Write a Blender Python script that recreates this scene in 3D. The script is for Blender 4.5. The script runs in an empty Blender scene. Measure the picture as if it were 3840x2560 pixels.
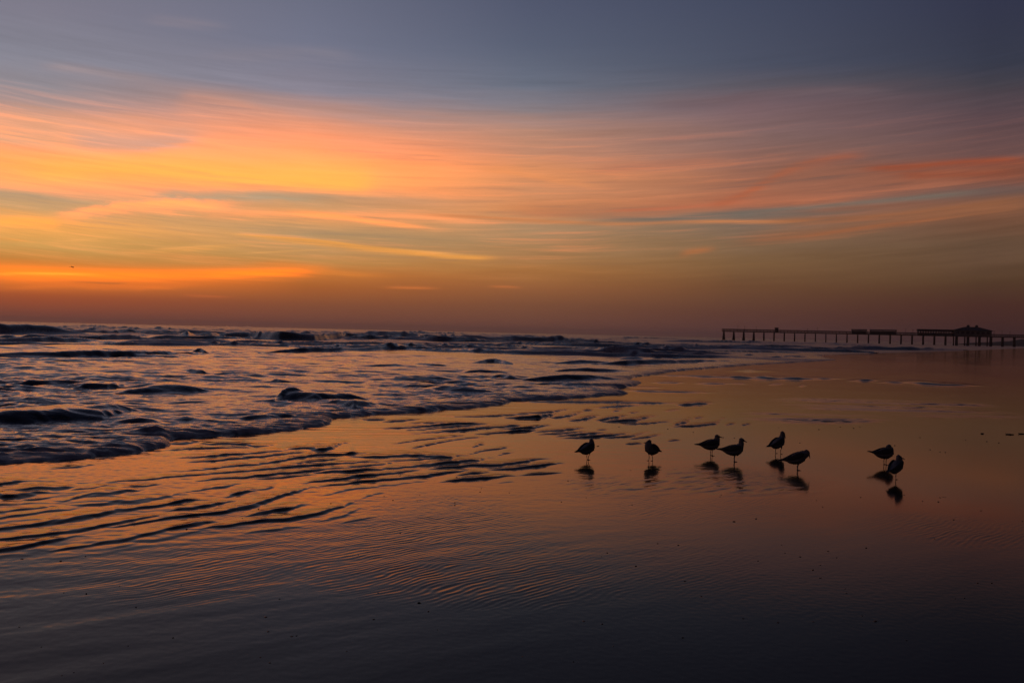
import bpy, bmesh, math, random
import numpy as np
from mathutils import Vector, Matrix
from mathutils.kdtree import KDTree

random.seed(7)
R = math.radians
SC = bpy.context.scene
COL = SC.collection

# ------------------------------------------------------------------ camera
FPX, CX, CY = 3733.0, 1920.0, 1280.0          # focal length and centre in photo pixels (35 mm equivalent)
CAM_H, ROLL, PITCH = 1.6, R(1.3), math.atan(33 / 3733)
FWD = Vector((0, math.cos(PITCH), -math.sin(PITCH)))
UP0 = Vector((0, math.sin(PITCH), math.cos(PITCH)))
RT = Vector((1, 0, 0)) * math.cos(ROLL) + UP0 * math.sin(ROLL)
UP = UP0 * math.cos(ROLL) - Vector((1, 0, 0)) * math.sin(ROLL)
cam = bpy.data.cameras.new('camera')
cam.sensor_width = 36.0
cam.lens = 36.0 * FPX / 3840.0
cam.clip_start, cam.clip_end = 0.1, 20000
cam_o = bpy.data.objects.new('camera', cam)
COL.objects.link(cam_o)
cam_o.matrix_world = Matrix(((RT.x, UP.x, -FWD.x, 0), (RT.y, UP.y, -FWD.y, 0), (RT.z, UP.z, -FWD.z, CAM_H), (0, 0, 0, 1)))
SC.camera = cam_o


def ray(px, py):
    return FWD * FPX + RT * (px - CX) - UP * (py - CY)


def ground(px, py, z=0.0):
    d = ray(px, py)
    t = (z - CAM_H) / d.z
    return Vector((d.x * t, d.y * t, z))


def aim(px, py, depth):
    d = ray(px, py)
    t = depth / d.y
    return Vector((d.x * t, depth, CAM_H + d.z * t))


def azel(px, py):
    d = ray(px, py)
    return math.degrees(math.atan2(d.x, d.y)), math.degrees(math.atan2(d.z, math.hypot(d.x, d.y)))


# ------------------------------------------------------------------ view
SC.view_settings.view_transform = 'Standard'
SC.view_settings.look = 'None'
SC.view_settings.exposure = 0.0
SC.view_settings.gamma = 1.0


def lin(c):
    return tuple(((v / 255) / 12.92 if v / 255 <= 0.04045 else ((v / 255 + 0.055) / 1.055) ** 2.4) for v in c)




def glow(c):
    """sky radiance: the red of the brightest cloud is over-exposed in the photograph"""
    r, g_, b_ = lin(c)
    k = min(1.0, max(0.0, (c[0] - 240) / 14))
    return (r * (1 + 0.65 * k), g_, b_)


# ------------------------------------------------------------------ world: dawn sky
world = bpy.data.worlds.new('World')
SC.world = world
world.use_nodes = True
NT = world.node_tree
NT.nodes.clear()
W_STRENGTH = 1.0


class G:
    """small helper that wires math nodes"""
    def __init__(s, nt):
        s.nt = nt

    def n(s, t, **kw):
        nd = s.nt.nodes.new(t)
        for k, v in kw.items():
            setattr(nd, k, v)
        return nd

    def put(s, sock, v):
        if isinstance(v, (int, float)):
            sock.default_value = v
        elif isinstance(v, (tuple, list)):
            sock.default_value = tuple(v) + (1.0,) * (len(sock.default_value) - len(v))
        else:
            s.nt.links.new(v, sock)

    def m(s, op, a, b=0.0, c=0.0):
        nd = s.n('ShaderNodeMath', operation=op)
        s.put(nd.inputs[0], a)
        s.put(nd.inputs[1], b)
        s.put(nd.inputs[2], c)
        return nd.outputs[0]

    def ramp01(s, v, a, b, smooth=False):
        nd = s.n('ShaderNodeMapRange', interpolation_type='SMOOTHSTEP' if smooth else 'LINEAR')
        s.put(nd.inputs['Value'], v)
        nd.inputs['From Min'].default_value = a
        nd.inputs['From Max'].default_value = b
        return nd.outputs[0]

    def mix(s, f, a, b, mode='MIX'):
        nd = s.n('ShaderNodeMix', data_type='RGBA', blend_type=mode)
        s.put(nd.inputs[0], f)
        s.put(nd.inputs[6], a)
        s.put(nd.inputs[7], b)
        return nd.outputs[2]

    def xyz(s, x, y, z):
        nd = s.n('ShaderNodeCombineXYZ')
        s.put(nd.inputs[0], x); s.put(nd.inputs[1], y); s.put(nd.inputs[2], z)
        return nd.outputs[0]

    def noise(s, vec, scale, detail=3.0, rough=0.55, dim='3D'):
        nd = s.n('ShaderNodeTexNoise', noise_dimensions=dim)
        s.nt.links.new(vec, nd.inputs['Vector'])
        nd.inputs['Scale'].default_value = scale
        nd.inputs['Detail'].default_value = detail
        nd.inputs['Roughness'].default_value = rough
        return nd.outputs[0]

    def curve(s, v, pts):
        nd = s.n('ShaderNodeFloatCurve')
        c = nd.mapping.curves[0]
        pts = sorted(pts)
        while len(c.points) < len(pts):
            c.points.new(0.5, 0.5)
        for p, (x, y) in zip(c.points, pts):
            p.location = (x, y)
            p.handle_type = 'AUTO_CLAMPED'
        nd.mapping.extend = 'HORIZONTAL'
        nd.mapping.update()
        s.put(nd.inputs['Value'], v)
        return nd.outputs[0]


g = G(NT)
tc = g.n('ShaderNodeTexCoord')
sep = g.n('ShaderNodeSeparateXYZ')
NT.links.new(tc.outputs['Generated'], sep.inputs[0])
X_, Y_, Z_ = sep.outputs
AZ = g.m('MULTIPLY', g.m('ARCTAN2', X_, Y_), 180 / math.pi)
EL = g.m('MULTIPLY', g.m('ARCSINE', Z_), 180 / math.pi)
A01 = g.ramp01(AZ, -30.0, 30.0)

# streaky coordinates: the cirrus lines bow with azimuth
BOW = g.m('SUBTRACT', EL, g.m('MULTIPLY', g.m('MULTIPLY', AZ, AZ), 0.0018))
v_slow = g.xyz(g.m('MULTIPLY', AZ, 0.045), g.m('MULTIPLY', BOW, 0.30), 0.0)
v_fine = g.xyz(g.m('MULTIPLY', AZ, 0.10), g.m('MULTIPLY', BOW, 1.1), 3.7)
v_puff = g.xyz(g.m('MULTIPLY', AZ, 0.55), g.m('MULTIPLY', BOW, 1.3), 9.1)
n_slow = g.m('SUBTRACT', g.noise(v_slow, 1.0, 4.0, 0.6), 0.5)
n_fine = g.m('SUBTRACT', g.noise(v_fine, 1.0, 5.0, 0.62), 0.5)
n_puff = g.m('SUBTRACT', g.noise(v_puff, 1.0, 4.0, 0.6), 0.5)
# fibres: strongly drawn-out noise, bent by the slow field
v_fib = g.xyz(g.m('MULTIPLY', AZ, 0.075), g.m('ADD', g.m('MULTIPLY', BOW, 2.6), g.m('MULTIPLY', n_slow, 3.0)), 1.3)
v_fib2 = g.xyz(g.m('ADD', g.m('MULTIPLY', AZ, 0.15), g.m('MULTIPLY', n_fine, 1.2)), g.m('ADD', g.m('MULTIPLY', BOW, 4.6), g.m('MULTIPLY', AZ, -0.16)), 6.3)
n_fib = g.m('SUBTRACT', g.noise(v_fib, 1.0, 7.0, 0.66), 0.5)
n_fib2 = g.m('SUBTRACT', g.noise(v_fib2, 1.0, 6.0, 0.66), 0.5)
fibre = g.m('ADD', g.m('MULTIPLY', n_fib, 0.65), g.m('MULTIPLY', n_fib2, 0.55))
MID = g.m('MULTIPLY', g.ramp01(EL, 1.5, 5.0, True), g.m('SUBTRACT', 1.0, g.ramp01(EL, 12.5, 17.0, True)))
ELW = g.m('ADD', EL, g.m('MULTIPLY', MID, g.m('ADD', g.m('MULTIPLY', n_slow, 1.6), g.m('MULTIPLY', n_fine, 0.9))))

# sky colour columns read off at five azimuths: (y in the 2352-px picture, sRGB)
COLS = {
    100: [(10, (126, 123, 138)), (130, (134, 133, 146)), (205, (148, 140, 146)), (240, (180, 149, 142)), (275, (236, 166, 130)), (320, (234, 168, 128)), (350, (247, 172, 112)),
          (380, (255, 178, 96)), (420, (254, 178, 106)), (455, (200, 162, 122)), (490, (212, 162, 108)), (515, (245, 180, 92)),
          (560, (212, 160, 88)), (600, (203, 130, 58)), (625, (250, 146, 42)), (655, (215, 112, 46)), (680, (166, 82, 46)), (720, (130, 70, 54))],
    700: [(10, (108, 111, 131)), (100, (115, 118, 138)), (200, (136, 130, 143)), (250, (190, 146, 134)), (310, (243, 160, 116)),
          (360, (254, 176, 104)), (400, (255, 188, 96)), (430, (253, 182, 100)), (455, (205, 158, 118)), (480, (214, 160, 110)),
          (500, (240, 164, 98)), (540, (190, 152, 108)), (570, (198, 148, 94)), (600, (196, 140, 78)), (625, (205, 122, 54)), (660, (172, 97, 47)), (700, (136, 80, 54)), (740, (118, 71, 58))],
    1200: [(10, (82, 88, 110)), (100, (89, 96, 116)), (200, (106, 112, 128)), (250, (138, 126, 130)), (300, (182, 136, 116)),
           (350, (200, 140, 110)), (390, (228, 148, 98)), (440, (212, 145, 102)), (490, (226, 146, 92)), (512, (176, 138, 102)),
           (560, (173, 132, 90)), (620, (174, 116, 64)), (660, (152, 96, 58)), (700, (126, 80, 56)), (750, (110, 70, 59))],
    1700: [(10, (68, 74, 95)), (150, (76, 81, 99)), (200, (94, 89, 99)), (245, (120, 96, 101)), (330, (136, 105, 100)),
           (400, (158, 106, 86)), (440, (164, 106, 82)), (468, (170, 102, 74)), (495, (122, 105, 94)), (550, (130, 103, 80)),
           (600, (126, 93, 62)), (660, (110, 74, 50)), (720, (94, 60, 50)), (760, (88, 57, 54))],
    2250: [(10, (51, 54, 74)), (150, (55, 58, 73)), (195, (68, 64, 73)), (270, (92, 72, 77)), (350, (108, 78, 75)),
           (385, (128, 78, 62)), (410, (124, 78, 64)), (440, (108, 86, 80)), (470, (126, 86, 67)), (520, (120, 82, 62)),
           (570, (104, 78, 60)), (640, (86, 61, 43)), (700, (74, 45, 38)), (770, (62, 38, 38))],
}
HIGH = {100: [(24, (106, 107, 128)), (34, (74, 79, 104)), (55, (44, 49, 74))],
        700: [(24, (92, 97, 119)), (34, (64, 70, 95)), (55, (40, 45, 70))],
        1200: [(24, (72, 78, 101)), (34, (52, 58, 82)), (55, (36, 41, 64))],
        1700: [(24, (60, 65, 87)), (34, (46, 51, 73)), (55, (33, 37, 59))],
        2250: [(24, (47, 50, 70)), (34, (38, 41, 60)), (55, (28, 32, 52))]}
KPX = 3840 / 2352
EMAX = 60.0
ef = g.m('DIVIDE', ELW, EMAX)


def column_ramp(key, dim=1.0):
    nd = g.n('ShaderNodeValToRGB')
    cr = nd.color_ramp
    stops = sorted([(azel(key * KPX, y * KPX)[1], c) for y, c in COLS[key]] + HIGH[key])
    while len(cr.elements) < len(stops):
        cr.elements.new(0.5)
    for el, (e, c) in zip(cr.elements, stops):
        el.position = min(1, max(0, e / EMAX))
        el.color = tuple(v * dim for v in glow(c)) + (1,)
    g.put(nd.inputs[0], ef)
    return nd.outputs[0]


ramps = {k: column_ramp(k) for k in COLS}
caz = {k: azel(k * KPX, 700 * KPX)[0] for k in COLS}
night = column_ramp(2250, 0.34)
order = [(-165, night), (-115, ramps[2250]), (-75, ramps[1200]), (-50, ramps[700]), (-36, ramps[100]), (caz[100], ramps[100]), (caz[700], ramps[700]),
         (caz[1200], ramps[1200]), (caz[1700], ramps[1700]), (caz[2250], ramps[2250]), (95, night)]
sky = order[0][1]
for (a0, c0), (a1, c1) in zip(order[:-1], order[1:]):
    sky = g.mix(g.ramp01(AZ, a0, a1), sky, c1)

# cirrus strokes: centre line (2352-px picture), upper and lower half width in degrees, colour, opacity
STROKES = [
    # points, up, down, colour, opacity, puffiness
    ([(-60, 400), (200, 392), (420, 394), (620, 410), (800, 420), (900, 415)], 0.85, 0.45, (255, 190, 84), 0.75, 0.2),
    ([(300, 445), (420, 452), (600, 452), (850, 462)], 0.30, 0.22, (178, 160, 130), 0.8, 2.5),
    ([(100, 490), (200, 482), (290, 471), (420, 465), (600, 472)], 0.15, 0.42, (255, 180, 106), 0.9, 7.0),
    ([(400, 497), (600, 490), (800, 497), (1000, 500), (1190, 508)], 0.25, 0.28, (246, 168, 104), 0.7, 0.8),
    ([(470, 530), (620, 545), (740, 553), (860, 570), (960, 577), (1100, 587)], 0.07, 0.12, (240, 166, 90), 1.0, 0.1),
    ([(310, 576), (430, 568), (620, 559)], 0.06, 0.06, (232, 164, 92), 0.9, 0.1),
    ([(490, 586), (640, 578), (820, 571)], 0.05, 0.05, (224, 160, 92), 0.8, 0.1),
    ([(100, 557), (180, 551), (280, 545)], 0.05, 0.06, (236, 168, 92), 0.9, 0.1),
    ([(-60, 548), (20, 550), (90, 556)], 0.08, 0.10, (240, 160, 80), 0.7, 0.3),
    ([(620, 486), (760, 494), (880, 512), (1040, 528)], 0.12, 0.16, (252, 174, 96), 0.8, 0.4),
    ([(-60, 512), (40, 508), (110, 512), (150, 517)], 0.20, 0.22, (255, 188, 84), 0.9, 0.3),
    ([(530, 536), (700, 552), (880, 572), (1060, 590), (1180, 592)], 0.12, 0.22, (236, 158, 76), 0.9, 0.3),
    ([(250, 582), (420, 574), (610, 562)], 0.10, 0.10, (228, 160, 84), 0.6, 0.2),
    ([(-60, 632), (150, 630), (400, 630), (640, 624), (800, 618)], 0.28, 0.30, (255, 150, 40), 0.8, 0.3),
    ([(-60, 629), (80, 628), (280, 631)], 0.06, 0.08, (255, 180, 54), 0.95, 0.1),
    ([(140, 647), (240, 651), (310, 650)], 0.06, 0.05, (168, 98, 50), 0.8, 0.3),
    ([(500, 622), (640, 606), (760, 625), (950, 640)], 0.18, 0.18, (226, 132, 56), 0.6, 0.4),
    ([(-60, 662), (160, 656), (320, 660), (520, 650)], 0.16, 0.14, (240, 120, 46), 0.75, 2.5),
    ([(400, 676), (470, 680), (550, 683)], 0.06, 0.06, (205, 104, 56), 0.6, 0.1),
    ([(860, 660), (940, 661), (1030, 662)], 0.09, 0.09, (214, 118, 58), 0.7, 0.2),
    ([(1110, 657), (1160, 658), (1210, 661)], 0.06, 0.07, (196, 112, 62), 0.7, 0.2),
    ([(900, 488), (1080, 498), (1250, 508), (1420, 514), (1600, 508), (1780, 509), (1960, 502)], 0.10, 0.12, (206, 130, 80), 0.85, 0.3),
    ([(1700, 509), (1860, 506), (1990, 498), (2120, 487), (2260, 470), (2420, 448)], 0.20, 0.20, (150, 96, 66), 0.8, 0.4),
    ([(1800, 548), (1900, 535), (1990, 522), (2101, 509), (2250, 490)], 0.09, 0.10, (164, 96, 62), 0.85, 0.2),
    ([(1350, 486), (1460, 482), (1560, 477), (1660, 468), (1800, 458)], 0.10, 0.10, (196, 108, 74), 0.8, 0.2),
    ([(1080, 488), (1300, 494), (1500, 490), (1640, 476), (1780, 462), (1940, 446), (2120, 428), (2352, 410)], 0.65, 0.16, (176, 108, 80), 0.55, 0.4),
    ([(1300, 502), (1500, 503), (1700, 489), (1900, 471), (2120, 452), (2352, 430)], 0.14, 0.20, (112, 104, 94), 0.75, 0.2),
    ([(1600, 478), (1680, 458), (1750, 424), (1830, 384), (1920, 364), (2020, 356)], 0.22, 0.26, (176, 96, 66), 0.65, 0.6),
    ([(1940, 388), (2060, 384), (2200, 374), (2300, 368), (2420, 372)], 0.16, 0.24, (150, 76, 52), 0.85, 0.5),
    ([(2020, 404), (2120, 402), (2260, 398), (2420, 390)], 0.22, 0.22, (144, 76, 54), 0.75, 0.4),
    ([(1640, 562), (1800, 546), (1960, 530), (2120, 506), (2300, 484), (2420, 470)], 0.42, 0.22, (150, 96, 66), 0.7, 0.4),
    ([(1550, 588), (1590, 580), (1660, 570)], 0.22, 0.14, (186, 112, 66), 0.75, 1.2),
    ([(1060, 388), (1160, 396), (1260, 414), (1440, 434)], 0.30, 0.14, (240, 150, 92), 0.6, 0.6),
    ([(1300, 396), (1450, 384), (1600, 372), (1700, 362)], 0.22, 0.22, (178, 112, 88), 0.5, 0.7),
    ([(1400, 244), (1620, 240), (1780, 214), (1900, 208), (2150, 222)], 0.18, 0.30, (110, 92, 98), 0.6, 0.5),
    ([(1400, 338), (1560, 318), (1680, 312), (1800, 320)], 0.25, 0.3, (150, 110, 100), 0.5, 0.8),
    ([(380, 250), (450, 226), (540, 240), (640, 270), (800, 300), (1000, 318)], 0.35, 0.9, (240, 160, 124), 0.35, 0.4),
    ([(120, 322), (220, 332), (310, 336), (390, 327), (500, 312)], 0.70, 0.30, (202, 160, 142), 0.75, 0.4),
    ([(60, 150), (160, 156), (300, 176), (420, 190)], 0.22, 0.25, (160, 142, 144), 0.55, 0.5),
    ([(300, 40), (420, 52), (560, 66)], 0.25, 0.25, (142, 132, 142), 0.5, 0.4),
    ([(380, 134), (560, 128), (740, 124), (860, 140)], 0.35, 0.35, (134, 128, 140), 0.5, 0.5),
]
wob = g.m('ADD', g.m('MULTIPLY', n_fine, 0.45), 0.0)
for pts, up, dn, colr, op, puff in STROKES:
    ae = [azel(x * KPX, y * KPX) for x, y in pts]
    cen = g.curve(A01, [((a + 30) / 60, e / 20) for a, e in ae])
    n_ = len(ae)
    ext = [max(0.0, min(1.0, 1 - abs(2 * i / (n_ - 1) - 1) ** 2)) for i in range(n_)]
    prof = [(a, 1.0) for a, e in ae[1:-1]]
    a0, a1 = ae[0][0], ae[-1][0]
    prof = [((a0 + 30) / 60, 0.0)] + [((a + 30) / 60, v) for a, v in prof] + [((a1 + 30) / 60, 0.0)]
    if prof[0][0] > 0.02: prof = [(0.0, 0.0), (prof[0][0] - 0.012, 0.0)] + prof
    if prof[-1][0] < 0.98: prof = prof + [(prof[-1][0] + 0.012, 0.0), (1.0, 0.0)]
    amp = g.curve(A01, prof)
    d = g.m('SUBTRACT', g.m('ADD', EL, g.m('ADD', g.m('MULTIPLY', fibre, 0.9 * min(1, up + dn)), g.m('MULTIPLY', n_puff, 0.8 * puff * max(0.12, min(up, dn))))), g.m('MULTIPLY', cen, 20.0))
    t = g.m('MAXIMUM', g.m('DIVIDE', d, up), g.m('DIVIDE', d, -dn))
    fall = g.m('POWER', 2.718, g.m('MULTIPLY', g.m('MULTIPLY', t, t), -1.0))
    mask = g.m('MULTIPLY', g.m('MULTIPLY', fall, amp), g.m('MULTIPLY', g.m('ADD', 0.95, g.m('ADD', g.m('MULTIPLY', n_fine, 0.9), g.m('MULTIPLY', fibre, 2.6))), op))
    nd = g.n('ShaderNodeMath', operation='MULTIPLY', use_clamp=True)
    g.put(nd.inputs[0], mask); nd.inputs[1].default_value = 1.0
    sky = g.mix(nd.outputs[0], sky, glow(colr))
# free wisps through the whole cirrus layer, lit like the bank around them
WB = g.m('MULTIPLY', g.ramp01(g.m('SUBTRACT', EL, g.m('MULTIPLY', g.m('MAXIMUM', AZ, 0.0), 0.15)), 2.4, 5.4, True), g.m('SUBTRACT', 1.0, g.ramp01(EL, 8.5, 12.8, True)))
wm = g.m('MULTIPLY', g.ramp01(g.m('ADD', fibre, g.m('MULTIPLY', n_slow, 0.5)), -0.01, 0.24, True), WB)
lit = g.mix(g.ramp01(AZ, -24.0, 24.0), glow((255, 180, 104)), lin((158, 92, 68)))
sky = g.mix(g.m('MULTIPLY', wm, 0.48), sky, lit)
gap = g.m('MULTIPLY', g.ramp01(g.m('SUBTRACT', g.m('MULTIPLY', n_slow, -0.6), fibre), 0.04, 0.34, True), WB)
sky = g.mix(g.m('MULTIPLY', gap, 0.5), sky, g.mix(g.ramp01(AZ, -24.0, 24.0), lin((176, 150, 132)), lin((88, 78, 80))))
# faint mottling of the cirrus
mot = g.m('ADD', 1.0, g.m('MULTIPLY', MID, g.m('ADD', g.m('ADD', g.m('MULTIPLY', n_fine, 0.30), g.m('MULTIPLY', n_slow, 0.20)), g.m('MULTIPLY', fibre, 0.55))))
skyv = g.n('ShaderNodeVectorMath', operation='SCALE')
NT.links.new(sky, skyv.inputs[0]); NT.links.new(mot, skyv.inputs['Scale'])
# Nishita twilight air glow underneath
nish = g.n('ShaderNodeTexSky', sky_type='NISHITA')
nish.sun_disc = False
nish.sun_elevation = R(0.5)
nish.sun_rotation = R(-38)
bg1 = g.n('ShaderNodeBackground')
NT.links.new(skyv.outputs[0], bg1.inputs[0]); bg1.inputs[1].default_value = W_STRENGTH
bg2 = g.n('ShaderNodeBackground')
NT.links.new(nish.outputs[0], bg2.inputs[0]); bg2.inputs[1].default_value = 0.001
add = g.n('ShaderNodeAddShader')
NT.links.new(bg1.outputs[0], add.inputs[0]); NT.links.new(bg2.outputs[0], add.inputs[1])
wo = g.n('ShaderNodeOutputWorld')
NT.links.new(add.outputs[0], wo.inputs[0])
world.cycles.sampling_method = 'MANUAL'
world.cycles.sample_map_resolution = 512

# ------------------------------------------------------------------ sun: still at the horizon, left of the frame
sun = bpy.data.lights.new('sun', 'SUN')
sun.energy = 0.03
sun.angle = R(8)
sun.color = (1.0, 0.45, 0.18)
sun_o = bpy.data.objects.new('sun', sun)
COL.objects.link(sun_o)
sd = Vector((math.sin(R(-38)) * math.cos(R(1)), math.cos(R(-38)) * math.cos(R(1)), math.sin(R(1))))
sun_o.rotation_euler = (-sd).to_track_quat('-Z', 'Y').to_euler()
sun_o.location = sd * 60

SC.cycles.max_bounces = 6
SC.cycles.diffuse_bounces = 2
SC.cycles.glossy_bounces = 4
SC.cycles.use_denoising = True
SC.cycles.sample_clamp_indirect = 4


# ------------------------------------------------------------------ helpers
def tag(o, label=None, cat=None, group=None, kind=None):
    if label: o['label'] = label
    if cat: o['category'] = cat
    if group: o['group'] = group
    if kind: o['kind'] = kind
    return o


def link(name, me, mat=None, parent=None):
    o = bpy.data.objects.new(name, me)
    COL.objects.link(o)
    if mat is not None:
        me.materials.clear()
        me.materials.append(mat)
    if parent: o.parent = parent
    return o


def empty(name, loc, rz=0.0):
    o = bpy.data.objects.new(name, None)
    o.empty_display_size = 0.2
    COL.objects.link(o)
    o.location = loc
    o.rotation_euler = (0, 0, rz)
    return o


def bm_done(bm, name, smooth=False):
    bmesh.ops.recalc_face_normals(bm, faces=bm.faces)
    me = bpy.data.meshes.new(name)
    bm.to_mesh(me)
    bm.free()
    if smooth:
        me.shade_smooth()
    return me


def box(bm, x0, x1, y0, y1, z0, z1):
    vs = [bm.verts.new((x, y, z)) for x in (x0, x1) for y in (y0, y1) for z in (z0, z1)]
    for f in ((0, 1, 3, 2), (4, 6, 7, 5), (0, 4, 5, 1), (2, 3, 7, 6), (0, 2, 6, 4), (1, 5, 7, 3)):
        bm.faces.new([vs[i] for i in f])


def tube(bm, p, q, r0, r1, seg=8):
    p, q = Vector(p), Vector(q)
    d = (q - p).normalized()
    a = d.orthogonal().normalized()
    b = d.cross(a)
    r_ = [[bm.verts.new(c + (a * math.cos(2 * math.pi * i / seg) + b * math.sin(2 * math.pi * i / seg)) * r) for i in range(seg)] for c, r in ((p, r0), (q, r1))]
    for i in range(seg):
        j = (i + 1) % seg
        bm.faces.new((r_[0][i], r_[0][j], r_[1][j], r_[1][i]))
    bm.faces.new(r_[0][::-1]); bm.faces.new(r_[1])


def mat(name, base, rough=0.8, ior=1.45, var=0.0, vscale=5.0, spec=None):
    m = bpy.data.materials.new(name)
    m.use_nodes = True
    q = G(m.node_tree)
    b = m.node_tree.nodes['Principled BSDF']
    b.inputs['Roughness'].default_value = rough
    b.inputs['IOR'].default_value = ior
    if spec is not None:
        b.inputs['Specular IOR Level'].default_value = spec
    if var:
        t = q.n('ShaderNodeTexCoord')
        n_ = q.noise(t.outputs['Object'], vscale, 4.0, 0.6)
        c = q.mix(n_, tuple(v * (1 - var) for v in base), tuple(min(1, v * (1 + var)) for v in base))
        m.node_tree.links.new(c, b.inputs['Base Color'])
    else:
        b.inputs['Base Color'].default_value = tuple(base) + (1,)
    return m


def perlin(x, y, seed=0):
    xf0, yf0 = np.floor(x), np.floor(y)
    xi, yi = xf0.astype(np.int64), yf0.astype(np.int64)
    fx, fy = (x - xf0).astype(np.float32), (y - yf0).astype(np.float32)
    u = fx * fx * fx * (fx * (fx * 6 - 15) + 10)
    v = fy * fy * fy * (fy * (fy * 6 - 15) + 10)

    def gr(ix, iy, dx, dy):
        h = (ix * 374761393 + iy * 668265263 + seed * 974634777) & 0xffffffff
        h = ((h ^ (h >> 13)) * 1274126177) & 0xffffffff
        h = (h ^ (h >> 16)) & 1023
        return LUTC[h] * dx + LUTS[h] * dy
    a = gr(xi, yi, fx, fy)
    b = gr(xi + 1, yi, fx - 1, fy)
    c = gr(xi, yi + 1, fx, fy - 1)
    d = gr(xi + 1, yi + 1, fx - 1, fy - 1)
    return ((a + (b - a) * u) + ((c + (d - c) * u) - (a + (b - a) * u)) * v) * 1.5


LUTC = np.cos(np.arange(1024) / 1024 * 2 * np.pi).astype(np.float32)
LUTS = np.sin(np.arange(1024) / 1024 * 2 * np.pi).astype(np.float32)


def sstep(a, b, x):
    t = np.clip((x - a) / (b - a), 0, 1)
    return t * t * (3 - 2 * t)


# ------------------------------------------------------------------ shoreline
SHORE_PX = [(-700, 1800), (0, 1735), (130, 1730), (260, 1721), (400, 1705), (500, 1694), (590, 1681), (640, 1666), (648, 1650), (652, 1641), (760, 1637), (900, 1628),
            (1010, 1620), (1120, 1609), (1200, 1597), (1243, 1588), (1249, 1577), (1238, 1567), (1330, 1559), (1464, 1550), (1608, 1541),
            (1774, 1528), (1860, 1518), (1912, 1511), (1908, 1502), (2050, 1496), (2200, 1488), (2300, 1480), (2357, 1475), (2330, 1465), (2290, 1458), (2362, 1449),
            (2400, 1440), (2405, 1433), (2340, 1424), (2388, 1412), (2460, 1402), (2535, 1390), (2680, 1378), (2828, 1367), (2960, 1360), (3134, 1349),
            (3090, 1341), (3072, 1331), (3300, 1323), (3560, 1315), (3700, 1311), (3860, 1305)]
SHORE = [ground(*p) for p in SHORE_PX]
shore_line = np.array([(p.x, p.y) for p in SHORE])
shore_line = np.vstack([shore_line, [[600, 1000], [3500, 4300]]])
poly = np.vstack([[[-60, shore_line[0, 1] - 10]], shore_line, [[3500, 20000]], [[-20000, 20000]], [[-20000, -100]]])


def shore_dist(X, Y):
    """signed distance to the water's edge, positive in the sea"""
    d2 = np.full(X.shape, 1e12)
    pts = np.vstack([[[-60, shore_line[0, 1] - 10]], shore_line])
    for (ax, ay), (bx, by) in zip(pts[:-1], pts[1:]):
        dx, dy = bx - ax, by - ay
        t = np.clip(((X - ax) * dx + (Y - ay) * dy) / (dx * dx + dy * dy), 0, 1)
        d2 = np.minimum(d2, (X - ax - t * dx) ** 2 + (Y - ay - t * dy) ** 2)
    ins = np.zeros(X.shape, bool)
    for (ax, ay), (bx, by) in zip(poly, np.roll(poly, -1, axis=0)):
        c = (ay > Y) != (by > Y)
        if ay != by:
            ins ^= c & (X < (bx - ax) * (Y - ay) / (by - ay) + ax)
    return np.where(ins, 1, -1) * np.sqrt(d2)


# ------------------------------------------------------------------ ridges: backwash ripples and wave crests
def ridge_set(Ug, Yg, strips, slope, back, taper=0.10, wmin=0.25, wfreq=2.2, wamp=0.9, soft=(-0.15, 1.0)):
    """Ug: grid of X/Y, Yg: depth. Each strip is a face that climbs away from the viewer, traced on the ground"""
    Z = np.zeros_like(Yg)
    F = np.zeros_like(Yg)
    for pts, th, st, sl in strips:
        sl = sl or slope
        rows = []
        for i, (px, py) in enumerate(pts):
            n_ = len(pts)
            w = th * (wmin + (1 - wmin) * math.sin(math.pi * (i + 0.35) / (n_ - 0.3)) ** 0.8) if n_ > 2 else th * 0.7
            lo = ground(px, py + w / 2)
            al = CAM_H / lo.y
            rows.append((lo.x / lo.y, lo.y, w * lo.y / FPX / (al + sl)))
        rows.sort()
        u = np.array([r_[0] for r_ in rows]); y0 = np.array([r_[1] for r_ in rows]); D = np.array([r_[2] for r_ in rows])
        ext = (u[-1] - u[0]) * taper + 0.002
        c0 = np.searchsorted(Ug, u[0] - ext); c1 = np.searchsorted(Ug, u[-1] + ext)
        if c1 - c0 < 1: continue
        uc = Ug[c0:c1]
        yn = np.interp(uc, u, y0)
        Dn = np.interp(uc, u, D)
        env = sstep(u[0] - ext, u[0] + ext, uc) * (1 - sstep(u[-1] - ext, u[-1] + ext, uc))
        ycol = Yg[:, 0]
        r0 = np.searchsorted(ycol, yn.min() - Dn.max()); r1 = np.searchsorted(ycol, yn.max() + Dn.max() * (back * 3 + 2))
        if r1 <= r0: continue
        YY = Yg[r0:r1, c0:c1]
        XX = YY * uc[None, :]
        wob = perlin(XX * wfreq / max(.3, Dn.mean() * 4) , YY * 1.0 / max(.3, Dn.mean() * 4), 11) * Dn.mean() * wamp + perlin(XX * 9, YY * 3, 12) * Dn.mean() * (0.35 if wamp > 0.5 and yn.mean() < 25 else 0.0)
        t = (YY + wob - yn[None, :]) / Dn[None, :]
        H = (Dn * sl * st * env)[None, :]
        up = sstep(soft[0], soft[1], t)
        dn = np.where(t > 1, np.exp(-((t - 1) / back) ** 1.3), 1.0)
        Z[r0:r1, c0:c1] += H * up * dn
        F[r0:r1, c0:c1] = np.maximum(F[r0:r1, c0:c1], (sstep(0.55, 1.0, t) * np.where(t > 1, np.exp(-((t - 1) / 1.5)), 1.0)) * env[None, :])
    return Z, F


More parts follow.
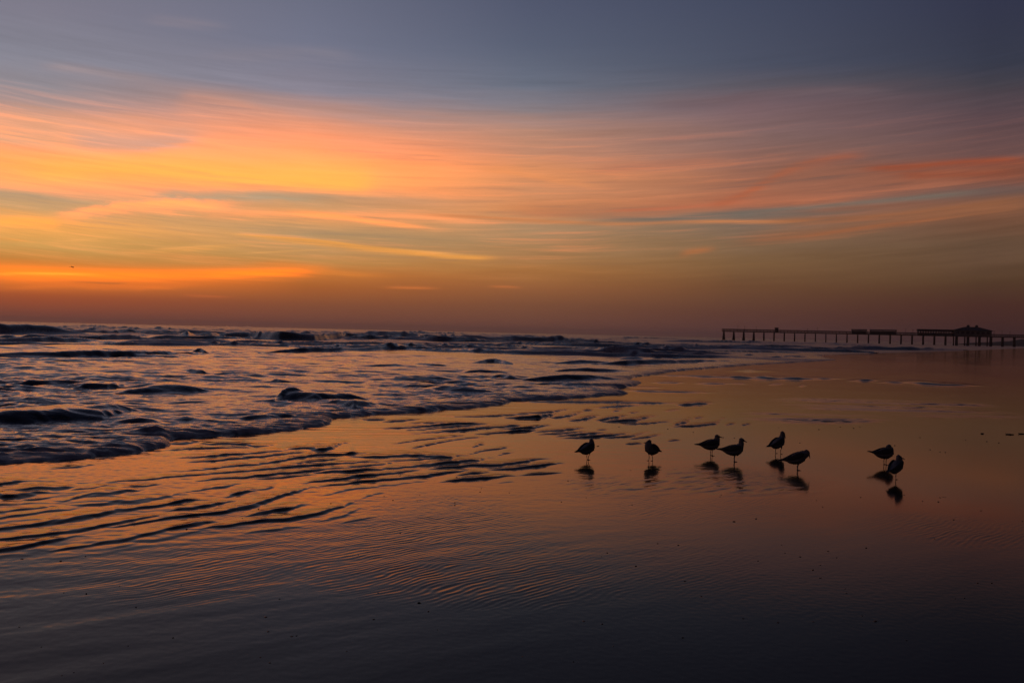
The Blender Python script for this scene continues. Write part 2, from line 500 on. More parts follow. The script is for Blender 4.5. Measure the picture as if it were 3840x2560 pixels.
def zz(org, k, items):
    out = []
    for it in items:
        pts, th = it[0], it[1]
        st = it[2] if len(it) > 2 else 1.0
        sl = it[3] if len(it) > 3 else None
        P_ = [(org[0] + x * k, org[1] + y * k) for x, y in pts]
        if min(p[1] for p in P_) < 1470 and sl is None: sl = 0.16
        out.append((P_, max(th * k, 5.5) * 1.15, st, sl))
    return out


RIP = []
RIP += zz((0, 1720), 0.3231, [
    ([(-200, 310), (0, 295), (120, 275), (270, 255)], 30), ([(170, 360), (400, 345), (620, 340), (760, 325), (860, 320)], 42),
    ([(-200, 420), (0, 425), (200, 435), (400, 400), (560, 380)], 46), ([(800, 360), (950, 348), (1100, 335), (1250, 305)], 18),
    ([(280, 480), (420, 470), (600, 440)], 20), ([(-100, 535), (0, 530), (200, 525), (380, 510)], 15),
    ([(740, 490), (950, 430), (1150, 405), (1350, 395), (1500, 370), (1650, 355)], 46), ([(860, 530), (1100, 520), (1350, 495), (1600, 490), (1800, 450), (2050, 410)], 58),
    ([(-150, 620), (0, 612), (250, 590), (500, 560), (620, 540)], 22), ([(-150, 700), (0, 685), (300, 640), (600, 605), (860, 575)], 28),
    ([(-300, 860), (0, 820), (300, 775), (600, 730), (900, 690), (1150, 645), (1350, 600), (1700, 560), (2000, 520), (2280, 465)], 50),
    ([(-300, 965), (0, 930), (300, 905), (600, 870), (900, 830), (1150, 780), (1400, 735), (1650, 690), (1900, 650)], 35),
    ([(1280, 790), (1600, 745), (1900, 690), (2352, 650)], 25), ([(-300, 1120), (0, 1075), (300, 1020), (600, 960), (880, 890)], 42),
    ([(600, 1070), (900, 1020), (1200, 975), (1500, 920), (1800, 850), (2100, 790), (2352, 735)], 42), ([(-200, 1165), (0, 1140), (400, 1090), (800, 1040)], 40, .6, .14),
    ([(1100, 1060), (1500, 990), (1900, 920), (2352, 830)], 35, .8, .18), ([(600, 1160), (1200, 1090), (1700, 1010), (2352, 970)], 40, .6, .12),
    ([(1270, 265), (1700, 240), (2000, 205), (2352, 185)], 10), ([(620, 110), (900, 90), (1080, 65)], 10), ([(1400, 335), (1700, 315), (1850, 290)], 12)])
RIP += zz((640, 1600), 0.3231, [
    ([(0, 190), (150, 190), (330, 170)], 36, .8), ([(330, 198), (600, 195), (820, 195), (1000, 225), (1220, 205)], 25), ([(0, 265), (300, 250), (700, 240), (950, 240)], 14),
    ([(60, 362), (300, 352), (600, 325), (900, 315), (1200, 280), (1380, 265)], 22), ([(1350, 250), (1600, 245), (1720, 262), (1870, 245), (2000, 180)], 40),
    ([(180, 410), (500, 392), (820, 360), (1050, 345), (1300, 315), (1560, 290)], 26), ([(110, 515), (400, 490), (700, 455), (1000, 430), (1300, 390), (1500, 355), (1700, 325), (2000, 320), (2180, 305)], 26),
    ([(0, 575), (400, 548), (800, 515), (1100, 490), (1400, 462), (1700, 445), (2000, 420), (2352, 408)], 26), ([(250, 640), (500, 605), (900, 580), (1250, 545), (1600, 515), (2000, 485), (2352, 450)], 26),
    ([(1700, 530), (2000, 515), (2352, 500)], 32), ([(1000, 605), (1300, 590), (1650, 550)], 14), ([(1420, 435), (1700, 395), (1950, 375)], 16),
    ([(1560, 650), (1800, 620), (2100, 590), (2352, 565)], 26), ([(1760, 685), (2050, 660), (2352, 630)], 14), ([(90, 770), (400, 720), (620, 690), (760, 660)], 30, .8),
    ([(650, 810), (800, 770), (960, 735)], 42), ([(960, 730), (1150, 710), (1220, 680)], 20, .6), ([(0, 965), (200, 945), (450, 920), (700, 860)], 38),
    ([(0, 1045), (300, 1025), (600, 985), (900, 930), (1150, 850), (1300, 790), (1500, 740), (1600, 700)], 42), ([(900, 1030), (1150, 990), (1350, 950), (1520, 900)], 48),
    ([(300, 1190), (700, 1140), (1000, 1095), (1300, 1080), (1550, 1040), (1800, 980), (2000, 920), (2140, 855)], 42), ([(0, 1190), (250, 1140), (500, 1090)], 42),
    ([(0, 890), (150, 860), (300, 840)], 40), ([(900, 1230), (1200, 1190), (1500, 1150)], 28, .8, .18), ([(1750, 800), (1950, 750), (2150, 715), (2352, 700)], 20, .6, .15),
    ([(1750, 1090), (2000, 1030), (2200, 940)], 30, .7, .15), ([(2000, 1110), (2200, 1070), (2352, 1050)], 24, .7, .15)])
RIP += zz((1300, 1480), 0.3401, [
    ([(180, 275), (300, 270), (420, 275)], 14), ([(420, 295), (600, 285), (800, 272)], 14), ([(700, 315), (850, 315), (1080, 312)], 22),
    ([(430, 370), (700, 355), (950, 335), (1250, 320), (1500, 318)], 28), ([(600, 392), (850, 380), (1200, 350), (1450, 345)], 18),
    ([(780, 422), (1000, 405), (1300, 385), (1550, 360), (1880, 340)], 26), ([(1060, 228), (1250, 238), (1450, 238), (1680, 228), (2000, 212)], 14),
    ([(1800, 258), (2000, 250), (2150, 245), (2310, 210)], 26), ([(1700, 380), (2000, 368), (2220, 335)], 16), ([(1450, 432), (1700, 415), (2070, 395)], 20),
    ([(530, 540), (800, 495), (1100, 465), (1350, 440)], 12), ([(700, 595), (900, 550), (1200, 490), (1480, 465)], 10), ([(1400, 570), (1490, 540)], 26),
    ([(1350, 655), (1500, 615), (1700, 590), (1790, 570)], 16), ([(1680, 660), (1820, 630)], 24), ([(0, 650), (60, 648), (110, 645)], 25),
    ([(100, 680), (400, 680), (700, 665), (900, 680), (1150, 690), (1250, 665)], 35), ([(0, 745), (500, 730), (800, 715), (1000, 700)], 14),
    ([(0, 800), (250, 780), (420, 765), (530, 738)], 24), ([(0, 845), (300, 820), (700, 790), (950, 765), (1200, 745), (1450, 725), (1550, 690)], 40),
    ([(900, 815), (1150, 800), (1400, 775), (1700, 770), (1950, 740), (2180, 695)], 36), ([(0, 910), (300, 880), (600, 850), (800, 822)], 36),
    ([(0, 975), (300, 945), (600, 915), (900, 890), (1150, 850), (1300, 835)], 34), ([(1600, 822), (1850, 812), (2100, 790), (2330, 750)], 30),
    ([(1240, 885), (1400, 865), (1540, 852)], 22), ([(1080, 955), (1300, 935), (1550, 915), (1800, 885)], 30), ([(1940, 885), (2150, 872), (2352, 855)], 18),
    ([(0, 1045), (400, 1000), (900, 945)], 18, .6, .15), ([(150, 1150), (280, 1100), (420, 1070)], 24, .7, .15), ([(1680, 970), (1830, 955)], 12, .6, .15)])
RIP += zz((1900, 1380), 0.4252, [
    ([(120, 300), (400, 295), (700, 298), (960, 298), (1200, 305), (1490, 308)], 18), ([(1520, 320), (1700, 312), (1790, 305)], 26), ([(780, 350), (1000, 335), (1180, 325)], 10),
    ([(0, 412), (150, 400), (400, 385), (545, 362)], 12), ([(0, 437), (250, 435), (400, 410)], 22), ([(400, 438), (550, 420), (650, 390)], 22), ([(560, 462), (700, 445), (790, 420)], 24),
    ([(800, 458), (900, 445), (1040, 420)], 22), ([(850, 472), (1050, 460), (1150, 455), (1280, 420)], 24), ([(1050, 495), (1250, 485), (1430, 468)], 14),
    ([(1480, 500), (1590, 470), (1610, 440)], 24), ([(1480, 515), (1700, 505), (1850, 485), (1890, 440)], 18), ([(30, 535), (250, 525), (365, 500)], 16),
    ([(0, 565), (120, 555), (250, 550)], 16), ([(260, 560), (500, 545), (670, 525)], 18), ([(280, 583), (480, 575), (670, 560)], 14), ([(430, 600), (650, 585), (850, 568)], 16),
    ([(480, 618), (750, 605), (950, 590), (1065, 572)], 18), ([(880, 615), (1100, 600), (1240, 560)], 14), ([(1100, 625), (1250, 605), (1360, 580)], 14), ([(1400, 378), (1510, 366)], 10),
    ([(1660, 440), (1720, 432)], 14), ([(1940, 500), (2000, 488)], 12), ([(2080, 500), (2140, 492)], 14), ([(1300, 62), (1600, 68), (1900, 78), (2200, 85), (2400, 92)], 14),
    ([(1300, 128), (1420, 128), (1550, 130)], 10), ([(1680, 135), (1800, 136), (1970, 137)], 9), ([(2000, 135), (2100, 138)], 14), ([(1070, 165), (1350, 172)], 7),
    ([(1070, 198), (1300, 205), (1800, 217)], 8), ([(0, 515), (90, 505)], 22), ([(680, 370), (750, 368)], 20), ([(940, 380), (1000, 365)], 26), ([(1080, 395), (1160, 385)], 14),
    ([(1060, 668), (1180, 662)], 8), ([(1430, 640), (1520, 633)], 7), ([(800, 545), (880, 540)], 14)])
RIP += zz((2700, 1360), 0.4847, [
    ([(100, 110), (350, 118), (600, 122), (890, 120)], 20), ([(1000, 140), (1150, 135), (1220, 132)], 16), ([(1230, 150), (1480, 145), (1700, 165), (1980, 175)], 24, .8, .2),
    ([(60, 62), (230, 62), (420, 64)], 8), ([(390, 168), (480, 163)], 12), ([(620, 180), (660, 170)], 20)])

CREST = [
    # pts (3840 px, middle of dark face), thickness px, strength, slope
    ([(-200, 1580), (0, 1578), (120, 1572), (260, 1562), (380, 1566), (500, 1552)], 42, 1, .45),
    ([(330, 1560), (430, 1550), (510, 1553)], 26, 1, .5),
    ([(1025, 1518), (1060, 1500), (1110, 1498), (1180, 1504), (1270, 1500), (1400, 1504)], 28, 1, .42),
    ([(1030, 1510), (1075, 1498), (1130, 1502)], 18, 1, .45),
    ([(1230, 1520), (1330, 1528), (1400, 1526)], 22, 1, .4),
    ([(500, 1482), (560, 1474), (620, 1470), (700, 1472), (780, 1474)], 24, 1, .35), ([(260, 1466), (330, 1458), (400, 1460), (470, 1455)], 14, 1, .35),
    ([(-200, 1345), (0, 1343), (200, 1344), (400, 1338), (600, 1335), (770, 1333)], 20, 1, .55), ([(720, 1330), (748, 1326), (775, 1333)], 14, 1, .6),
    ([(960, 1331), (1060, 1325), (1150, 1322), (1280, 1318), (1420, 1313), (1600, 1308), (1780, 1305)], 14, 1, .5),
    ([(-200, 1290), (0, 1283), (150, 1281), (300, 1280), (390, 1284)], 24, 1, .5),
    ([(540, 1284), (700, 1290), (900, 1291), (1100, 1291), (1300, 1293), (1500, 1294), (1750, 1296)], 12, 1, .6),
    ([(560, 1268), (700, 1270), (850, 1262), (930, 1262), (1050, 1268), (1180, 1272), (1300, 1268), (1480, 1276)], 32, 1, .55),
    ([(1480, 1272), (1600, 1266), (1750, 1270), (1900, 1274), (2100, 1278), (2300, 1284)], 22, .9, .5),
    ([(-500, 1238), (-200, 1240), (0, 1242), (120, 1243), (220, 1249), (330, 1259)], 38, 1.1, .55), ([(20, 1226), (140, 1228), (250, 1234)], 16, .8, .5),
    ([(220, 1222), (340, 1223), (460, 1230)], 10, 1, .4), ([(560, 1240), (760, 1236), (900, 1240)], 8, 1, .4), ([(720, 1230), (860, 1226), (1050, 1231), (1250, 1238)], 10, 1, .4),
    ([(1400, 1248), (1500, 1246), (1700, 1252), (1800, 1254)], 10, 1, .45), ([(1850, 1260), (2000, 1263), (2140, 1270)], 12, 1, .5),
    ([(1960, 1252), (2060, 1252), (2160, 1256)], 5, 1, .4), ([(2250, 1268), (2400, 1268), (2600, 1272)], 8, 1, .5), ([(2380, 1280), (2600, 1282), (2800, 1284), (2960, 1288)], 12, 1, .5),
    ([(2680, 1296), (2850, 1300), (2960, 1300), (3080, 1302)], 10, 1, .5), ([(2870, 1310), (3100, 1309), (3240, 1306), (3450, 1309), (3640, 1311)], 12, 1, .5), ([(3020, 1292), (3200, 1296), (3400, 1300)], 6, 1, .4),
    ([(2080, 1366), (2180, 1362), (2280, 1368)], 14, 1, .4), ([(2320, 1350), (2380, 1347), (2440, 1350)], 8, 1, .4), ([(2200, 1372), (2350, 1366), (2500, 1360), (2740, 1354)], 14, 1, .4),
    ([(2440, 1347), (2510, 1348)], 8, 1, .4), ([(2790, 1333), (2825, 1334)], 7, 1, .4), ([(2880, 1341), (3010, 1338)], 8, 1, .4),
    ([(1830, 1424), (1870, 1416), (1910, 1420), (1950, 1425)], 16, 1, .4), ([(1590, 1476), (1660, 1469), (1740, 1474), (1830, 1482)], 18, 1, .4),
    ([(2080, 1395), (2200, 1390), (2330, 1393)], 14, 1, .4), ([(1950, 1430), (2120, 1422), (2300, 1424)], 18, 1, .4), ([(2000, 1445), (2180, 1450), (2330, 1446)], 18, 1, .4),
    ([(80, 1452), (200, 1448), (330, 1452)], 8, 1, .4), ([(20, 1448), (60, 1446), (110, 1450)], 8, 1, .4), ([(690, 1400), (760, 1405), (780, 1408)], 10, 1, .4),
    ([(1380, 1380), (1480, 1377), (1540, 1382)], 9, 1, .4), ([(1560, 1372), (1680, 1378)], 8, 1, .4), ([(1780, 1366), (1850, 1358), (1930, 1372)], 14, 1, .4),
    ([(620, 1590), (700, 1582), (800, 1588)], 14, .8, .3), ([(860, 1580), (1000, 1572), (1120, 1566)], 12, .8, .3),
    ([(420, 1595), (520, 1590), (640, 1602)], 18, .9, .3), ([(480, 1640), (570, 1630), (640, 1640)], 22, .9, .3),
    ([(230, 1305), (330, 1306), (420, 1309)], 5, 1, .4), ([(880, 1416), (940, 1417), (1010, 1421)], 9, 1, .4), ([(1010, 1434), (1050, 1436), (1100, 1440)], 8, 1, .4),
    ([(1720, 1402), (1800, 1400), (1880, 1403)], 8, 1, .4), ([(2400, 1330), (2600, 1326), (2760, 1324)], 6, 1, .4),
]

# ------------------------------------------------------------------ ground grids (finer near the camera)
NCOL = 800
UG = np.linspace(-0.605, 0.605, NCOL)


def rows(*spec):
    ys = [spec[0]]
    for end, k in spec[1:]:
        while ys[-1] < end:
            ys.append(ys[-1] * (1 + k))
    return np.array(ys)


def grid_mesh(name, X, Y, Z, keep, attrs, material, kind='structure'):
    nr, nc = X.shape
    idx = np.arange(nr * nc).reshape(nr, nc)
    q = np.stack([idx[:-1, :-1], idx[:-1, 1:], idx[1:, 1:], idx[1:, :-1]], -1)
    kq = keep[:-1, :-1] | keep[:-1, 1:] | keep[1:, 1:] | keep[1:, :-1]
    q = q[kq]
    used = np.zeros(nr * nc, bool)
    used[q.ravel()] = True
    remap = np.cumsum(used) - 1
    q = remap[q]
    co = np.stack([X.ravel()[used], Y.ravel()[used], Z.ravel()[used]], -1).astype(np.float32)
    me = bpy.data.meshes.new(name)
    me.vertices.add(len(co))
    me.vertices.foreach_set('co', co.ravel())
    me.loops.add(q.size)
    me.loops.foreach_set('vertex_index', q.ravel().astype(np.int32))
    me.polygons.add(len(q))
    me.polygons.foreach_set('loop_start', np.arange(0, q.size, 4, dtype=np.int32))
    me.update()
    me.validate()
    for k, v in attrs.items():
        at = me.attributes.new(k, 'FLOAT', 'POINT')
        at.data.foreach_set('value', v.ravel()[used].astype(np.float32))
    me.shade_smooth()
    o = link(name, me, material)
    tag(o, kind=kind)
    return o


def img_y(X, Y):
    """photo row and column of a ground point"""
    dx = X; dy = Y; dz = -CAM_H
    f_ = dy * FWD.y + dz * FWD.z
    r_ = dx * RT.x + dy * RT.y + dz * RT.z
    u_ = dx * UP.x + dy * UP.y + dz * UP.z
    return CX + r_ / f_ * FPX, CY - u_ / f_ * FPX


def patch(px, py, cx, cy, rx, ry, ang=0.0):
    c, s = math.cos(ang), math.sin(ang)
    a = ((px - cx) * c + (py - cy) * s) / rx
    b = (-(px - cx) * s + (py - cy) * c) / ry
    return np.clip(1.25 - (a * a + b * b), 0, 1) ** 1.0


# --- wet sand
YS = rows(2.4, (8.0, 0.0024), (21.0, 0.0022), (45.0, 0.0038), (900.0, 0.016))
Yg = np.repeat(YS[:, None], NCOL, 1)
Xg = Yg * UG[None, :]
PX, PY = img_y(Xg, Yg)
SDs = shore_dist(Xg, Yg)
Zs, _ = ridge_set(UG, Yg, RIP, 0.30, 3.2, 0.14, 0.15, 2.2, 0.8, (-0.45, 1.15))
Zs *= 0.85 + 0.55 * perlin(Xg * 1.1, Yg * .5, 45)
# fine hatching on the ridges and the wind ripples of the film of water
rot = R(48)
Ru = Xg * math.cos(rot) + Yg * math.sin(rot)
Rv = -Xg * math.sin(rot) + Yg * math.cos(rot)
wv = perlin(Xg * 1.3, Yg * 0.9, 21)
m_rip = np.maximum.reduce([patch(PX, PY, 1500, 2060, 900, 190, R(6)), 0.9 * patch(PX, PY, 1750, 1960, 520, 120, R(12)), 0.7 * patch(PX, PY, 2500, 1860, 560, 110, R(3)),
                           0.8 * patch(PX, PY, 700, 2140, 520, 130, R(-4)), 0.25 * patch(PX, PY, 2450, 2080, 450, 150, R(10)),
                           0.6 * patch(PX, PY, 3560, 1985, 420, 60, R(5)), 1.3 * patch(PX, PY, 2700, 1800, 420, 55, R(2)), 1.1 * patch(PX, PY, 2350, 1800, 260, 50, 0), 0.55 * patch(PX, PY, 2300, 1735, 250, 60, 0), 0.5 * patch(PX, PY, 1000, 1980, 700, 90, R(-8))])
m_rip = m_rip * np.clip(0.75 + 0.9 * perlin(Xg * 0.9, Yg * 0.45, 22), 0.1, 1.3)
lam = 0.052
ph = (Rv + 0.035 * perlin(Xg * 3, Yg * 3, 23) + 0.012 * perlin(Xg * 8, Yg * 8, 26) + 0.09 * wv) / lam
rip = np.sin(2 * np.pi * ph) * (0.6 + 0.6 * perlin(Ru * 5, Rv * 9, 24)) + 0.6 * perlin(Ru * 6.0, Rv / lam * 1.3, 25)
fade = 1 - sstep(11, 17, Yg)
Zs += 0.0012 * m_rip * rip * fade
m_g = np.maximum(patch(PX, PY, 2720, 1805, 430, 60, R(2)), .8 * patch(PX, PY, 2350, 1815, 280, 60, 0))
Zs += m_g * (perlin(Ru * 2.5, Rv * 6.5, 36) * 0.0040 + perlin(Ru * 5, Rv * 13, 37) * 0.0016) * np.clip(.6 + perlin(Xg * .8, Yg * .8, 38) * 1.2, 0, 1.2)
# ruffled patches beyond the gulls
m_ruf = np.maximum.reduce([patch(PX, PY, 3330, 1528, 420, 30, R(3)) * 0.9, patch(PX, PY, 3050, 1562, 280, 26, R(1)) * 0.8, patch(PX, PY, 3480, 1512, 260, 14, R(3)) * 0.8,
                           patch(PX, PY, 3700, 1551, 160, 16, R(3)) * .5])
m_ruf = m_ruf * np.clip(0.55 + 1.3 * perlin(Xg * .22, Yg * 1.1, 35), 0, 1)
Zs += m_ruf * (perlin(Xg * 1.6, Yg * 3.0, 31) * 0.034 + perlin(Xg * 4, Yg * 7, 32) * 0.020) * np.clip(perlin(Xg * .3, Yg * .6, 34) + .75, 0, 1.2)
# grain in the backwash zone, slow undulation in the foreground
m_back = sstep(-9, -0.5, SDs) * (Yg < 40)
near_ridge = np.clip(Zs / 0.006, 0, 1)
Zs += m_back * np.clip(perlin(Xg * .25, Yg * .5, 46) + .45, 0, 1) * (0.0032 * perlin(Xg * .55 + Yg * .4, Yg * 4.2 - Xg * .8, 43) + 0.0016 * perlin(Xg * 1.3, Yg * 9.0 - Xg * 1.6, 44))
Zs += m_back * (0.0012 + 0.004 * near_ridge) * perlin(Xg * 5.0, Yg * 9.0, 41) * (1 - sstep(12, 28, Yg) * .5) + m_back * 0.0012 * perlin(Xg * 14, Yg * 14, 42) * fade
d2r = R(35)
Du = Xg * math.cos(d2r) + Yg * math.sin(d2r); Dv = -Xg * math.sin(d2r) + Yg * math.cos(d2r)
Zs += (1 - sstep(8, 11, Yg)) * (0.0030 * perlin(Du * 0.7, Dv * 3.0, 51) + 0.0012 * perlin(Du * 1.5, Dv * 6.5, 52)) * np.clip(1.1 - PX / 2600, 0.12, 1)
Zs += 0.010 * perlin(Xg * 0.05, Yg * 0.05, 53) * sstep(20, 60, Yg) + 0.00025 * perlin(Xg * 22, Yg * 22, 54) * (1 - sstep(7, 10, Yg))
Zs -= 0.05 * sstep(0.3, 3.0, SDs)
film = 1 - np.clip(m_rip + m_ruf, 0, 1)


def sand_z(x, y):
    if not (YS[0] < y < YS[-1]): return 0.0
    i = int(np.searchsorted(YS, y)); j = int(np.clip(np.searchsorted(UG, x / y), 0, NCOL - 1))
    return float(Zs[i, j])


m_sand = bpy.data.materials.new('wet_sand')
m_sand.use_nodes = True
q = G(m_sand.node_tree)
b = m_sand.node_tree.nodes['Principled BSDF']
tco = q.n('ShaderNodeTexCoord')
n1 = q.noise(tco.outputs['Object'], 0.8, 5.0, 0.6)
n2 = q.noise(tco.outputs['Object'], 160.0, 2.0, 0.5)
cc = q.mix(n1, (0.022, 0.018, 0.015), (0.034, 0.027, 0.022))
cc = q.mix(q.m('MULTIPLY', n2, 0.5), cc, (0.014, 0.012, 0.010))
nt = m_sand.node_tree
nt.nodes.remove(b)
n3 = q.noise(tco.outputs['Object'], 0.35, 3.0, 0.5)
rg_ = q.n('ShaderNodeMapRange'); q.put(rg_.inputs['Value'], n3)
rg_.inputs['From Min'].default_value = 0.3; rg_.inputs['From Max'].default_value = 0.75
rg_.inputs['To Min'].default_value = 0.05; rg_.inputs['To Max'].default_value = 0.10
ra_ = q.n('ShaderNodeAttribute', attribute_name='ruffle')
rough_s = q.m('ADD', rg_.outputs[0], ra_.outputs['Fac'])
bp = q.n('ShaderNodeBump')
bp.inputs['Strength'].default_value = 0.06
bp.inputs['Distance'].default_value = 0.002
nt.links.new(q.noise(tco.outputs['Object'], 45.0, 3.0, 0.6), bp.inputs['Height'])
di = q.n('ShaderNodeBsdfDiffuse'); nt.links.new(cc, di.inputs['Color']); nt.links.new(bp.outputs[0], di.inputs['Normal'])
gl = q.n('ShaderNodeBsdfAnisotropic')
gl.inputs['Color'].default_value = (1.0, 0.90, 0.82, 1)      # film of water; warmth of the reflection put into the gloss colour
nt.links.new(rough_s, gl.inputs['Roughness']); nt.links.new(bp.outputs[0], gl.inputs['Normal'])
fr = q.n('ShaderNodeFresnel'); fr.inputs['IOR'].default_value = 1.18
nt.links.new(bp.outputs[0], fr.inputs['Normal'])
mx = q.n('ShaderNodeMixShader')
nt.links.new(fr.outputs[0], mx.inputs[0]); nt.links.new(di.outputs[0], mx.inputs[1]); nt.links.new(gl.outputs[0], mx.inputs[2])
nt.links.new(mx.outputs[0], nt.nodes['Material Output'].inputs[0])
ruffle = 0.20 * m_ruf + 0.05 * np.clip(m_rip, 0, 1)
beach = grid_mesh('beach', Xg, Yg, Zs, SDs < 1.0, {'ruffle': ruffle}, m_sand)
tag(beach, 'smooth wet sand with a thin film of backwash water')

# --- sea
YW = rows(8.2, (60.0, 0.0030), (190.0, 0.0042), (700.0, 0.0085), (7000.0, 0.025))
Yw = np.repeat(YW[:, None], NCOL, 1)
Xw = Yw * UG[None, :]
SDw = shore_dist(Xw, Yw)
dY = np.gradient(YW)[:, None]
CREST = [(p_, t_ * (1.2 if min(q_[1] for q_ in p_) > 1300 else 0.92), k_, l_) for p_, t_, k_, l_ in CREST]
# long low breaker lines running with the shore
for x0_, x1_, ya, yb, th_ in ((-500, 1500, 1297, 1300, 11), (-500, 1250, 1268, 1276, 15), (500, 2500, 1262, 1288, 12), (-500, 1900, 1240, 1264, 12), (300, 2700, 1234, 1283, 9), (-500, 2200, 1226, 1268, 8),
                              (900, 2400, 1306, 1312, 10), (1500, 2900, 1290, 1302, 9), (-300, 2600, 1220, 1271, 6)):
    n_ = 14
    CREST.append(([(x0_ + (x1_ - x0_) * t / n_, ya + (yb - ya) * t / n_ + 2.2 * math.sin(t * 1.7 + th_)) for t in range(n_ + 1)], th_, 1.0, .5))
rc = random.Random(19)
for _ in range(70):
    px = rc.uniform(-300, 2900)
    hy_ = 1247 + 0.0227 * (px - 1920)
    py = hy_ + rc.uniform(9, 78) if px < 2300 else hy_ + rc.uniform(9, 45)
    ln = rc.uniform(220, 900)
    th = rc.uniform(0.10, 0.24) * (py - hy_) + 2.5
    CREST.append(([(px + ln * t, py + ln * t * 0.0227 + rc.uniform(-1.5, 1.5)) for t in (0, .25, .5, .75, 1)], th, rc.uniform(.7, 1.0), rc.uniform(.4, .65)))
wz, wf = ridge_set(UG, Yw, CREST, 0.5, 4.5, 0.25, 0.06, 0.45, 0.40, (-0.35, 1.1))


def band(lx, ly, amp, seed, sharp=0.0):
    f_ = sstep(2.0, 4.5, ly / dY)
    n_ = perlin(Xw / lx, Yw / ly, seed)
    if sharp:
        n_ = (1 - sharp) * n_ + sharp * (0.5 - np.abs(perlin(Xw / lx, Yw / ly, seed + 100)) * 2)
    return n_ * amp * f_


s_ = np.clip(SDw, 0, None)
calm = sstep(0.0, 6.0, s_) * 0.6 + 0.4
gust = np.clip(0.55 + perlin(Xw * 0.14, Yw * 0.05, 69) * 1.2, 0.15, 1.2)
chop = band(3.0, 1.5, 0.055, 61, .2) + band(1.3, 0.62, 0.036, 62, .5) + (band(0.62, 0.30, 0.021, 63, .5) + band(0.30, 0.15, 0.010, 64, .4)) * (0.5 + 0.7 * gust)
chop *= (0.55 + 0.6 * gust) * 1.75
chop += band(7, 3.2, 0.09, 65, .3) * sstep(6, 35, s_)
swell = band(14, 5.5, 0.24, 66, .5) * sstep(22, 70, s_) + band(60, 14, 0.45, 67, .4) * sstep(55, 130, s_) + band(6, 3.2, 0.12, 68, .5) * sstep(26, 60, s_)
swell += band(28, 9.5, 0.50, 77, .5) * sstep(90, 200, s_)
edge_w = SDw + 0.10 * perlin(Xw * 1.8, Yw * 1.8, 71) + 0.04 * perlin(Xw * 6, Yw * 6, 72)
front = np.where(edge_w > 0, 1 - np.exp(-np.clip(edge_w, 0, None) / 0.08), np.clip(edge_w * 2.0, -1, 0)) * 0.064
lump = (band(.7, .28, .042, 74, .5) + band(.34, .16, .024, 75, .5) + band(.14, .09, .007, 76)) * np.exp(-s_ / 3.5)
Zw = front + 0.0035 * np.minimum(s_, 30) * sstep(0, 4, s_) + (chop * calm * (1 - 0.75 * sstep(0.02, 0.09, wz)) + lump * 1.25) * sstep(-0.02, 0.22, SDw) + swell + wz * (1 + 0.40 * perlin(Xw / np.clip(Yw * .16, 3.0, 14), Yw / 7.0, 73) + 0.12 * perlin(Xw / np.clip(Yw * .022, .5, 3), Yw / 1.6, 78) * sstep(25, 60, Yw))
# foam: swash front, bore tops, breakers
fm = np.exp(-np.clip(edge_w - .25, 0, None) / 1.7) * (0.74 + 0.3 * perlin(Xw * .5, Yw * .9, 87))
fm = np.maximum(fm, 0.62 * wf * np.clip(perlin(Xw * .10, Yw * .30, 81) * 1.0 + 0.55, 0, 1) * sstep(16, 30, Yw))
surf = sstep(48, 75, Yw) * (1 - sstep(900, 2500, Yw)) * np.clip(0.7 + 1.0 * perlin(Xw * .05, Yw * .10, 82), 0, 1)
fm = np.maximum(fm, surf * 0.98)
fm = np.maximum(fm, 0.6 * np.clip(perlin(Xw * .22, Yw * .5, 83) * 1.4 - 0.1, 0, 1) * (1 - sstep(30, 60, Yw)))
fm = np.maximum(fm, 1.1 * sstep(-.02, .03, edge_w) * (1 - sstep(.08, .30, edge_w)) * np.clip(.8 + perlin(Xw * 2, Yw * 2, 86), 0, 1))
lace = 0.5 + (0.55 * perlin(Xw * 3.5, Yw * 6.0, 84) + 0.35 * perlin(Xw * 9, Yw * 12, 85)) * (1 - sstep(25, 50, Yw)) + 0.5 * perlin(Xw * .35, Yw * .5, 88) * sstep(25, 50, Yw)
fm = np.clip(fm * 1.2 - 0.62 * lace * (1 - fm * .6), 0, 1)
rough_w = 0.06 + 0.22 * sstep(35, 160, Yw)
m_sea = bpy.data.materials.new('sea_water')
m_sea.use_nodes = True
q = G(m_sea.node_tree)
nt = m_sea.node_tree
b = nt.nodes['Principled BSDF']
b.inputs['Base Color'].default_value = (0.012, 0.014, 0.016, 1)
b.inputs['IOR'].default_value = 1.33
tco = q.n('ShaderNodeTexCoord')
ra_ = q.n('ShaderNodeAttribute', attribute_name='rough')
nt.links.new(ra_.outputs['Fac'], b.inputs['Roughness'])
at = q.n('ShaderNodeAttribute', attribute_name='foam')
fn = q.noise(tco.outputs['Object'], 7.0, 5.0, 0.65)
fmask = q.ramp01(q.m('ADD', at.outputs['Fac'], q.m('MULTIPLY', q.m('SUBTRACT', fn, 0.5), 1.2)), 0.22, 1.0, True)
bp = q.n('ShaderNodeBump')
bp.inputs['Strength'].default_value = 0.6
bp.inputs['Distance'].default_value = 0.02
nt.links.new(q.noise(tco.outputs['Object'], 9.0, 4.0, 0.6), bp.inputs['Height'])
nt.links.new(bp.outputs[0], b.inputs['Normal'])
fo = q.n('ShaderNodeBsdfPrincipled')
fo.inputs['Base Color'].default_value = (0.27, 0.25, 0.28, 1)
fo.inputs['Roughness'].default_value = 0.28
fo.inputs['IOR'].default_value = 1.33
fo.inputs['Specular IOR Level'].default_value = 0.12
bp2 = q.n('ShaderNodeBump')
bp2.inputs['Strength'].default_value = 0.6
bp2.inputs['Distance'].default_value = 0.03
nt.links.new(q.noise(tco.outputs['Object'], 16.0, 4.0, 0.7), bp2.inputs['Height'])
nt.links.new(bp2.outputs[0], fo.inputs['Normal'])
mx = q.n('ShaderNodeMixShader')
